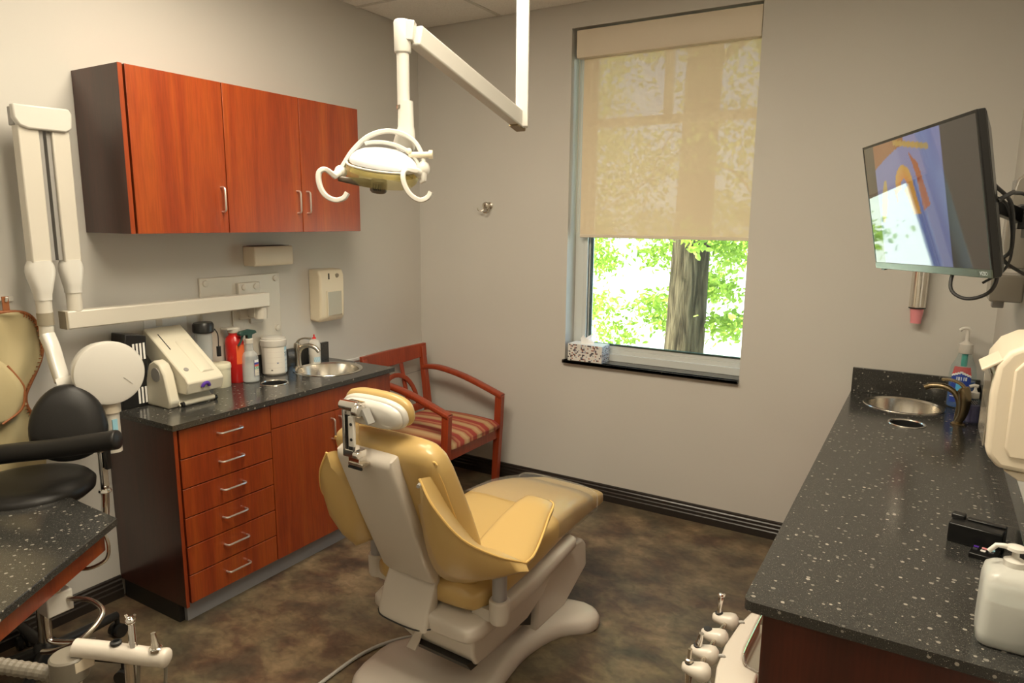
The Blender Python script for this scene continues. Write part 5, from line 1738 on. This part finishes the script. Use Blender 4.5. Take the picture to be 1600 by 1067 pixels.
def scr(s_, t_):
    """the picture on the screen: tooth on a periwinkle ground, black side bars"""
    if s_ < 0.11 or s_ > 0.74:
        return (0.004, 0.004, 0.004)
    c_ = Vector((0.16, 0.19, 0.40)) * (0.85 + 0.25 * t_)
    u = (s_ - 0.11) / 0.63
    # brown gum arc along the top
    top_edge = 0.80 + 0.16 * math.sin(min(1, u * 1.5) * PI / 2)
    if u < 0.5 and t_ > top_edge:
        c_ = Vector((0.28, 0.09, 0.02))
    if abs(t_ - (0.98 - 0.20 * max(0, u - 0.35))) < 0.022 and u > 0.35 and u < 0.85:
        c_ = Vector((0.45, 0.28, 0.05))
    # hook-shaped orange body
    d1 = math.hypot((u - 0.45) * 1.25, (t_ - 0.62))
    ang = math.atan2(t_ - 0.62, (u - 0.45) * 1.25)
    if 0.06 < d1 < 0.17 and (ang > -0.3 or ang < -2.9):
        c_ = Vector((0.62, 0.20, 0.02)).lerp(Vector((0.60, 0.34, 0.05)), (d1 - 0.06) / 0.11)
    if inpoly(u, t_, [(0.28, 0.62), (0.34, 0.60), (0.33, 0.50)]):
        c_ = Vector((0.40, 0.08, 0.01))
    if inpoly(u, t_, [(0.45, 0.60), (0.58, 0.66), (0.66, 0.40), (0.56, 0.40)]):
        c_ = Vector((0.65, 0.30, 0.04))
    if inpoly(u, t_, [(0.56, 0.88), (0.68, 0.78), (0.80, 0.46), (0.70, 0.42), (0.64, 0.70)]):
        c_ = Vector((0.36, 0.07, 0.015))
    if abs((u - 0.06) - 0.28 * (t_ - 0.35)) < 0.018 + 0.03 * math.sin(max(0, min(1, (t_ - 0.35) / 0.35)) * PI) and 0.35 < t_ < 0.70:
        c_ = Vector((0.50, 0.36, 0.10))
    return tuple(c_)


grid_print('screen', 'screen', tv, TM @ Vector((-TW / 2 + 0.006, -TH / 2 + 0.022, 0.0002)), tx2 * (TW - 0.012), tz2 * (TH - 0.030), 130, 84, scr)
text_obj('VIZIO', 0.014, 'emblem', tv, TM @ Matrix.Translation((TW / 2 - 0.035, -TH / 2 + 0.011, 0.0022)))
tbox((-TW / 2 + 0.03, -TH / 2 - 0.006, -0.014), (-TW / 2 + 0.055, -TH / 2, -0.004)).build('remote_sensor', 'black_plastic', tv)
tm = thing('tv_mount', 'black articulated television wall mount arm', 'wall mount', (W, -1.15, 1.78))
bk = TM @ Vector((0.10, 0.0, -0.058))
tbox((-0.10 + 0.1, -0.11, -0.066), (0.10 + 0.1, 0.11, -0.056)).build('vesa_plate', 'black_plastic', tm, bevel=0.002)
jb = TM @ Vector((0.10, 0.0, -0.09))
MB().tube([bk, jb], 0.022, 12).cyl(jb - Vector((0, 0, 0.035)), jb + Vector((0, 0, 0.035)), 0.02).build('tilt_joint', 'black_plastic', tm)
MB().obox(jb, (3.385, -1.10, 1.80), 0.045, 0.025, side=(0, 0, 1)).build('arm', 'black_plastic', tm, bevel=0.003)
MB().box((3.372, -1.14, 1.76), (3.400, -1.06, 1.84)).box((3.40, -1.25, 1.73), (3.429, -0.95, 1.87)).build('wall_bracket', 'black_plastic', tm, bevel=0.003)


def cable(pts, r, label, mat='rubber'):
    o = MB().tube(spline(pts, 7), r, 8).build('cable', mat)
    tag(o, label, 'cable')


te = TM @ Vector((0.33, -0.02, -0.045))
cable([te, te + Vector((0.03, 0.03, 0.02)), (3.33, -1.45, 1.865), (3.375, -1.30, 1.86), (3.405, -1.22, 1.80), (3.40, -1.20, 1.74)], 0.006, 'black cable looping from the upper back edge of the television')
te = TM @ Vector((0.25, -0.14, -0.052))
cable([te, te + Vector((0.03, 0.02, -0.06)), te + Vector((0.02, 0.03, -0.12)), te + Vector((-0.03, 0.05, -0.145)), te + Vector((-0.07, 0.07, -0.12)), te + Vector((-0.06, 0.09, -0.05)), te + Vector((-0.01, 0.10, 0.0))], 0.005, 'black cable hanging in a loop below the television')
te = TM @ Vector((0.30, 0.02, -0.056))
cable([te, te + Vector((0.045, 0.05, -0.05)), te + Vector((0.06, 0.08, -0.16)), te + Vector((0.055, 0.20, -0.20)), (3.40, -1.30, 1.62)], 0.005, 'thick black cable dropping behind the television towards the outlet')
te = TM @ Vector((0.22, 0.0, -0.056))
cable([te, te + Vector((0.07, 0.10, -0.02)), te + Vector((0.10, 0.14, -0.13)), te + Vector((0.09, 0.12, -0.20)), te + Vector((0.04, 0.08, -0.24))], 0.0035, 'thin black cable curling behind the television mount')
# grey ribbed fixture and beige box on the right wall
rf = thing('ribbed_dispenser', 'grey ribbed glossy fixture on the right wall behind the television', 'dispenser', (W, -0.85, 1.64))
q = MB()
q.prism([(W - 0.001, 1.62), (W - 0.055, 1.62), (W - 0.072, 1.70), (W - 0.070, 1.85), (W - 0.055, 1.93), (W - 0.020, 1.965), (W - 0.001, 1.97)], 'y', -0.92, -0.78)
q.build('housing', 'smoke_plastic', rf, bevel=0.006)
for k in range(4):
    MB().box((W - 0.062, -0.910 + 0.033 * k, 1.66), (W - 0.001, -0.902 + 0.033 * k, 1.93)).build('rib', 'grey_plastic', rf)
ob = thing('outlet_box', 'beige translucent box on the right wall below the television cables', 'box', (W, -0.85, 1.49))
MB().box((W - 0.098, -0.97, 1.505), (W - 0.001, -0.78, 1.60)).build('body', 'smoke_plastic', ob, bevel=0.006)
MB().box((W - 0.060, -0.93, 1.52), (W - 0.010, -0.80, 1.585)).build('outlet', 'beige_plastic', ob, bevel=0.003)
MB().box((W - 0.085, -0.93, 1.480), (W - 0.050, -0.88, 1.505)).build('plug', 'grey_plastic', ob, bevel=0.003)

# cup dispenser on the back wall
cd = thing('cup_dispenser', 'chrome tube cup dispenser with pink cup on the back wall', 'cup dispenser', (3.105, -0.05, 1.30))
MB().lathe([(0.036, 0.0), (0.036, 0.32), (0.034, 0.325)], (3.105, -0.048, 1.375), 28).build('tube', 'steel', cd)
for x in (-0.013, 0.012):
    MB().box((3.105 + x - 0.003, -0.086, 1.38), (3.105 + x + 0.003, -0.083, 1.69)).build('guide_strip', 'lamp_white' if x > 0 else 'beige_plastic', cd)
MB().box((3.075, -0.012, 1.385), (3.135, -0.001, 1.68)).build('back_plate', 'steel', cd)
MB().lathe([(0.037, 0), (0.037, 0.006)], (3.105, -0.048, 1.369), 28).build('grip_ring', 'black_plastic', cd)
pc = thing('paper_cup', 'pink disposable cup hanging from the chrome dispenser', 'cup', (3.105, -0.048, 1.298))
MB().lathe([(0.022, 0.0), (0.030, 0.072), (0.032, 0.075)], (3.105, -0.048, 1.297), 24).build('cup', 'pink', pc)
MB().lathe([(0.023, 0.0), (0.0235, 0.005)], (3.105, -0.048, 1.2965), 24).build('base_rim', 'pink', pc)

# ------------------------------------------------------------------ RIGHT CABINET AND COUNTER
RZ = 0.915
SR = (3.095, -0.205, 0.160)
GR = (3.120, -0.550, 0.068)
rc = thing('long_base_cabinet', 'dark red wood base cabinet under the long right counter', 'cabinet', (3.15, -1.2, 0))
MB().box((2.915, -2.375, 0.09), (W - 0.002, -0.002, 0.78)).box((2.915, -2.375, 0.78), (2.935, -0.002, 0.889)).build('body', 'cherry', rc)
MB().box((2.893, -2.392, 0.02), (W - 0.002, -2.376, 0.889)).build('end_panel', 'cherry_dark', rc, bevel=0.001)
MB().box((2.96, -2.37, 0.0), (W - 0.002, -0.002, 0.09)).build('toe_kick', 'toe_grey', rc)
ys_ = [-2.372, -1.78, -1.19, -0.60, -0.01]
for i in range(4):
    d = MB().box((2.895, ys_[i] + 0.002, 0.102), (2.915, ys_[i + 1] - 0.002, 0.735)).build('door', 'cherry', rc, bevel=0.001)
    hy = ys_[i + 1] - 0.04 if i % 2 == 0 else ys_[i] + 0.04
    pull_x(2.895, (hy, 0.60), (hy, 0.70), out=-0.028).build('handle', 'nickel_handle', d)
    d = MB().box((2.895, ys_[i] + 0.002, 0.740), (2.915, ys_[i + 1] - 0.002, 0.886)).build('drawer', 'cherry', rc, bevel=0.001)
    yc = (ys_[i] + ys_[i + 1]) / 2
    pull_x(2.895, (yc - 0.05, 0.815), (yc + 0.05, 0.815), out=-0.028).build('handle', 'nickel_handle', d)
rt_ = thing('long_countertop', 'long speckled black granite countertop along the right wall', 'countertop', (3.14, -1.2, 0.89))
cr = [(2.849 + 0.02 - 0.02 * math.sin(a_), -2.400 + 0.02 - 0.02 * math.cos(a_)) for a_ in [PI / 2 * k / 5 for k in range(6)]]
MB().plate([(W - 0.001, -0.001), (2.849, -0.001)] + [(2.849, -2.38)] + [(x, y) for x, y in reversed(cr)][1:-1] + [(2.869, -2.400), (W - 0.001, -2.400)], [circle2(*SR), circle2(*GR, 24)], 0.890, RZ).build('slab', 'granite', rt_)
MB().box((2.849, -0.021, RZ), (W - 0.03, -0.001, RZ + 0.125)).build('backsplash', 'granite', rt_, bevel=0.001)
MB().box((W - 0.028, -2.400, RZ), (W - 0.001, -0.001, RZ + 0.100)).build('backsplash', 'granite', rt_, bevel=0.001)
sink(SR, RZ, 'round stainless sink basin in the long right countertop')
waste_ring(GR, RZ, 'round dark waste hole in the long right countertop')
fb = thing('faucet', 'antique bronze arched faucet at the right sink', 'faucet', (3.312, -0.445, RZ), PI - 0.25, local=True)
MB().lathe([(0.030, 0), (0.030, 0.006), (0.022, 0.012), (0.005, 0.013)]).build('base_plate', 'bronze', fb)
P_ = spline([(0.004, 0, 0.008), (-0.010, 0, 0.05), (-0.014, 0, 0.10), (-0.008, 0, 0.145), (0.004, 0, 0.165)], 5)
MB().tube(P_, [0.015 + 0.010 * min(1, i / 12) for i in range(len(P_) - 2)] + [0.020, 0.010], 18).build('body', 'bronze', fb)
P_ = spline([(0.012, 0, 0.014), (0.010, 0, 0.05), (0.008, 0, 0.095), (0.030, 0, 0.140), (0.070, 0, 0.158), (0.115, 0, 0.155), (0.142, 0, 0.142)], 6)
MB().tube(P_, [0.007 + 0.006 * min(1, i / 22) for i in range(len(P_))], 14).build('spout', 'bronze', fb)
P_ = spline([(-0.012, 0, 0.160), (0.01, 0, 0.182), (0.045, 0, 0.192), (0.080, 0, 0.190)], 5)
MB().tube(P_, 0.01, 10, flat=(0.015, 0.006), side=(0, 1, 0)).build('lever', 'bronze', fb)

mw = thing('mouthwash_bottle', 'large blue labelled pump bottle with white pump head behind the bronze faucet', 'pump bottle', (3.315, -0.085, RZ))
C_ = (3.322, -0.092, RZ)
MB().lathe([(0.050, 0), (0.056, 0.006), (0.056, 0.16), (0.050, 0.20), (0.034, 0.235), (0.026, 0.26)], C_, sx=1.0, sy=0.75).build('bottle', 'clear_thin', mw)
MB().lathe([(0.048, 0.004), (0.053, 0.01), (0.053, 0.13), (0.002, 0.13)], C_, sx=1.0, sy=0.72).build('liquid', 'blue_liquid', mw)
MB().lathe([(0.029, 0.262), (0.030, 0.264), (0.030, 0.305), (0.022, 0.310), (0.012, 0.318), (0.008, 0.325), (0.008, 0.37)], C_).build('pump_collar', 'lamp_white', mw)
MB().tube(spline([(C_[0] + 0.012, C_[1], RZ + 0.372), (C_[0], C_[1], RZ + 0.380), (C_[0] - 0.02, C_[1], RZ + 0.378), (C_[0] - 0.032, C_[1], RZ + 0.368)], 4), 0.008, 10).build('pump_head', 'lamp_white', mw)
MB().cyl((C_[0], C_[1], RZ + 0.20), (C_[0], C_[1], RZ + 0.262), 0.013, n=12).build('dip_tube', 'teal', mw)


def mwlab(s_, t_):
    if t_ > 0.88 - 0.2 * abs(s_ - 0.5):
        return (0.65, 0.04, 0.04)
    if t_ > 0.82 - 0.2 * abs(s_ - 0.5):
        return (0.8, 0.8, 0.8)
    if 0.62 < t_ < 0.72 and 0.2 < s_ < 0.8:
        return (0.75, 0.80, 0.85) if (int(s_ * 18) % 2) else (0.03, 0.10, 0.45)
    if math.hypot(s_ - 0.45, (t_ - 0.45)) < 0.16:
        return (0.10, 0.50, 0.85)
    if 0.14 < t_ < 0.18:
        return (0.6, 0.65, 0.75)
    return (0.02, 0.06, 0.38)


def wrap2(p, s_, t_):
    a_ = -2.45 + 1.5 * s_
    r_ = 0.0572 if t_ < 0.75 else 0.0572 - 0.010 * (t_ - 0.75) / 0.25
    return Vector((C_[0] + r_ * math.cos(a_), C_[1] + r_ * 0.75 * math.sin(a_), p.z))


grid_print('label', 'print', mw, (0, 0, RZ + 0.03), (1, 0, 0), (0, 0, 0.17), 24, 40, mwlab, wrap2)

pb_ = thing('purple_bottle', 'small clear pump bottle of purple liquid beside the bronze faucet', 'pump bottle', (3.368, -0.36, RZ))
C_ = (3.362, -0.375, RZ)
MB().lathe([(0.024, 0), (0.027, 0.004), (0.026, 0.085), (0.027, 0.10), (0.020, 0.112)], C_).build('bottle', 'clear_thin', pb_)
MB().lathe([(0.022, 0.003), (0.0245, 0.006), (0.024, 0.080), (0.002, 0.080)], C_).build('liquid', 'purple_liquid', pb_)
MB().lathe([(0.017, 0.112), (0.018, 0.114), (0.018, 0.137), (0.010, 0.140), (0.006, 0.150), (0.006, 0.160)], C_).build('pump_collar', 'lamp_white', pb_)
MB().tube([(C_[0] + 0.010, C_[1], RZ + 0.165), (C_[0] - 0.005, C_[1], RZ + 0.168), (C_[0] - 0.022, C_[1], RZ + 0.160)], 0.007, 10).build('pump_head', 'lamp_white', pb_)
grid_print('label', 'print', pb_, (0, 0, RZ + 0.088), (1, 0, 0), (0, 0, 0.018), 12, 6, lambda s_, t_: (0.04, 0.04, 0.05) if (int(s_ * 12) + int(t_ * 6)) % 3 else (0.7, 0.7, 0.72), lambda p, s_, t_: Vector((C_[0] + 0.0276 * math.cos(-2.4 + 1.3 * s_), C_[1] + 0.0276 * math.sin(-2.4 + 1.3 * s_), p.z)))

# paper towel dispenser
td = thing('towel_dispenser', 'large beige paper towel dispenser on the right wall in the foreground', 'towel dispenser', (3.37, -1.98, 1.23))
body = [(W - 0.001, 1.225), (3.318, 1.232), (3.292, 1.262), (3.288, 1.40), (3.292, 1.465), (3.312, 1.500), (3.345, 1.520), (W - 0.001, 1.528)]
MB().prism(body, 'y', -2.10, -1.84).build('cover', 'beige_plastic', td, bevel=0.012, seg=3)
MB().prism([(W - 0.001, 1.262), (3.335, 1.262), (3.325, 1.285), (3.325, 1.46), (3.345, 1.488), (W - 0.001, 1.495)], 'y', -2.106, -2.09).build('side_panel', 'beige_plastic', td, bevel=0.004)
MB().prism([(3.395, 1.262), (3.399, 1.262), (3.413, 1.47), (3.409, 1.47)], 'y', -2.108, -2.105).build('side_seam', 'olive_plastic', td)
MB().box((3.2868, -2.06, 1.27), (3.2895, -1.88, 1.44)).build('window_strip', 'smoke_plastic', td)
MB().obox((3.305, -2.03, 1.480), (3.266, -2.03, 1.452), 0.13, 0.006, side=(0, 1, 0)).build('lever', 'beige_plastic', td, bevel=0.002)
MB().prism([(W - 0.001, 1.205), (3.36, 1.205), (3.33, 1.225), (W - 0.001, 1.226)], 'y', -2.08, -1.86).build('outlet_lip', 'beige_plastic', td, bevel=0.003)
td.children[0].data.materials[0] = td.children[1].data.materials[0]

# black card reader / phone dock
ph = thing('desk_device', 'black desktop device with small colour keys lying on the right counter', 'device', (3.335, -1.78, RZ))
AX = Matrix.Translation((3.335, -1.77, RZ)) @ Matrix.Rotation(math.radians(-12), 4, 'Z')
q = MB()
q.box((-0.075, -0.035, 0.0), (0.050, 0.035, 0.055), AX)
q.build('body', 'tv_case', ph, bevel=0.004)
MB().box((-0.078, 0.010, 0.05), (-0.045, 0.036, 0.066), AX).build('rear_block', 'black_plastic', ph, bevel=0.004)
MB().box((-0.040, 0.012, 0.055), (0.050, 0.030, 0.060), AX).build('top_ridge', 'black_plastic', ph, bevel=0.002)
MB().box((-0.012, -0.105, 0.0), (0.050, -0.037, 0.014), AX).build('keypad', 'tv_case', ph, bevel=0.003)
for k, mname in enumerate(('violet', 'pink', 'light_blue_label', 'dark_print', 'white_paper', 'dark_print')):
    i, j = k % 3, k // 3
    MB().box((-0.008 + 0.018 * i, -0.060 - 0.018 * j, 0.014), (0.003 + 0.018 * i, -0.052 - 0.018 * j, 0.016), AX).build('key', mname, ph)

# sanitizer jug
sj = thing('sanitizer_jug', 'translucent white square pump jug at the near end of the right counter', 'pump bottle', (3.363, -2.255, RZ))
C_ = Vector((3.352, -2.270, RZ))
rr = []
for z_, a_, b_ in ((0.0, 0.044, 0.046), (0.006, 0.052, 0.054), (0.03, 0.053, 0.057), (0.130, 0.052, 0.056), (0.152, 0.048, 0.051), (0.163, 0.036, 0.038), (0.168, 0.020, 0.020)):
    rr.append(se_ring(C_ + Vector((0, 0, z_)), (1, 0, 0), (0, 1, 0), a_, b_, 36, 5))
MB().loft(rr).build('jug', 'milky_bottle', sj, angle=60)
rr = []
for z_, a_, b_ in ((0.003, 0.038, 0.040), (0.008, 0.0455, 0.0485), (0.10, 0.046, 0.050), (0.101, 0.01, 0.01)):
    rr.append(se_ring(C_ + Vector((0, 0, z_)), (1, 0, 0), (0, 1, 0), a_, b_, 36, 5))
MB().loft(rr).build('gel', simple('gel', (0.42, 0.48, 0.46), 0.3), sj)
MB().lathe([(0.0185, 0.160), (0.0195, 0.162), (0.0195, 0.180), (0.014, 0.183), (0.007, 0.187), (0.006, 0.200)], C_).build('pump_collar', 'lamp_white', sj)
MB().lathe([(0.010, 0.200), (0.018, 0.203), (0.017, 0.209), (0.008, 0.212), (0.001, 0.212)], C_).tube([C_ + Vector((0, 0, 0.205)), C_ + Vector((-0.022, -0.002, 0.207)), C_ + Vector((-0.034, -0.003, 0.206)), C_ + Vector((-0.046, -0.004, 0.190))], [0.006, 0.0055, 0.005, 0.0045], 12).build('pump_head', 'lamp_white', sj)

# ------------------------------------------------------------------ DELIVERY UNIT (bottom right)
du = thing('delivery_unit', 'pale dental delivery tray with four instrument holders, bottom right', 'delivery unit', (2.80, -2.30, 0))
q = MB()
po = [(2.808, -2.07), (2.793, -2.15), (2.785, -2.26), (2.790, -2.36), (2.805, -2.44), (2.884, -2.47), (2.884, -2.338), (2.850, -2.325), (2.838, -2.30), (2.833, -2.25), (2.836, -2.07)]
q.prism(po, 'z', 0.645, 0.702)
q.build('tray_frame', 'unit_plastic', du, bevel=0.006)
MB().prism([(2.836, -2.07), (2.833, -2.25), (2.838, -2.30), (2.850, -2.325), (2.884, -2.338), (2.884, -2.07)], 'z', 0.650, 0.672).build('tray_pan', 'steel', du)
MB().tube(spline([(2.839, -2.07, 0.702), (2.836, -2.25, 0.702), (2.841, -2.297, 0.702), (2.853, -2.322, 0.702), (2.884, -2.334, 0.702)], 5), 0.003, 8).build('tray_rim', 'chrome', du)
MB().cyl((2.825, -2.40, 0.03), (2.825, -2.40, 0.65), 0.02).build('support_post', 'unit_plastic', du)
MB().lathe([(0.13, 0.0), (0.13, 0.02), (0.04, 0.04), (0.02, 0.05)], (2.735, -2.45, 0), 32).box((2.72, -2.46, 0.025), (2.84, -2.38, 0.045)).build('floor_foot', 'unit_plastic', du)
HB = [(2.757, -2.140), (2.752, -2.232), (2.750, -2.318), (2.752, -2.398)]
for k, (x, y) in enumerate(HB):
    c_ = Vector((x, y, 0.697))
    h_ = MB()
    rr = []
    for s_, a_, zz in ((-0.036, 0.008, 0.009), (-0.030, 0.015, 0.012), (-0.012, 0.021, 0.015), (0.008, 0.025, 0.021), (0.022, 0.023, 0.022), (0.031, 0.014, 0.015), (0.034, 0.005, 0.006)):
        rr.append(se_ring(c_ + Vector((s_, 0.0, -0.002 * k * 0)), (0, 1, 0), (0, 0, 1), a_, zz, 20, 2.2))
    h_.loft(rr)
    ho = h_.build('instrument_holder', 'unit_plastic', du, angle=80)
    MB().lathe([(0.010, 0), (0.011, 0.004), (0.007, 0.005)], c_ + Vector((-0.020, 0, 0.012)), 14).build('holder_cup', 'rubber', ho)
    if k < 3:
        MB().cyl((x + 0.004, y - 0.018, 0.697), (HB[k + 1][0] + 0.004, HB[k + 1][1] + 0.018, 0.697), 0.006, n=10).build('linking_rod', 'nickel', du)
    MB().tube(spline([(x + 0.030, y, 0.70), (x + 0.045, y, 0.705), (2.80, y + 0.005, 0.69)] if k % 2 == 0 else [(x + 0.028, y, 0.685), (x + 0.04, y - 0.004, 0.665), (2.80, y - 0.005, 0.668)], 4), 0.004, 8).build('hose', 'hose_grey', du)
i0 = Vector((HB[0][0] - 0.020, HB[0][1], 0.705))
MB().tube([i0, i0 + Vector((0, 0, 0.02)), i0 + Vector((0.002, 0, 0.045)), i0 + Vector((0.003, 0, 0.055))], [0.0075, 0.006, 0.0075, 0.006], 14).ell(i0 + Vector((0.002, -0.001, 0.060)), (0.008, 0.008, 0.007), 12, 8).cyl(i0 + Vector((0.009, 0, 0.058)), i0 + Vector((0.011, 0, 0.066)), 0.0035, n=8).build('handpiece', 'chrome', du)
i2 = Vector((HB[2][0] - 0.018, HB[2][1], 0.705))
MB().tube([i2, i2 + Vector((0.001, 0, 0.018)), i2 + Vector((0.003, 0, 0.022)), i2 + Vector((0.006, 0, 0.042))], [0.009, 0.0085, 0.007, 0.0065], 14).build('handpiece', 'chrome', du)
i3 = Vector((HB[3][0] - 0.020, HB[3][1], 0.690))
MB().tube([i3 + Vector((0, 0, -0.05)), i3, i3 + Vector((0, 0, 0.030)), i3 + Vector((0, 0, 0.032)), i3 + Vector((0.001, 0, 0.058))], [0.006, 0.0098, 0.0098, 0.0055, 0.005], 14).build('handpiece', 'nickel', du)
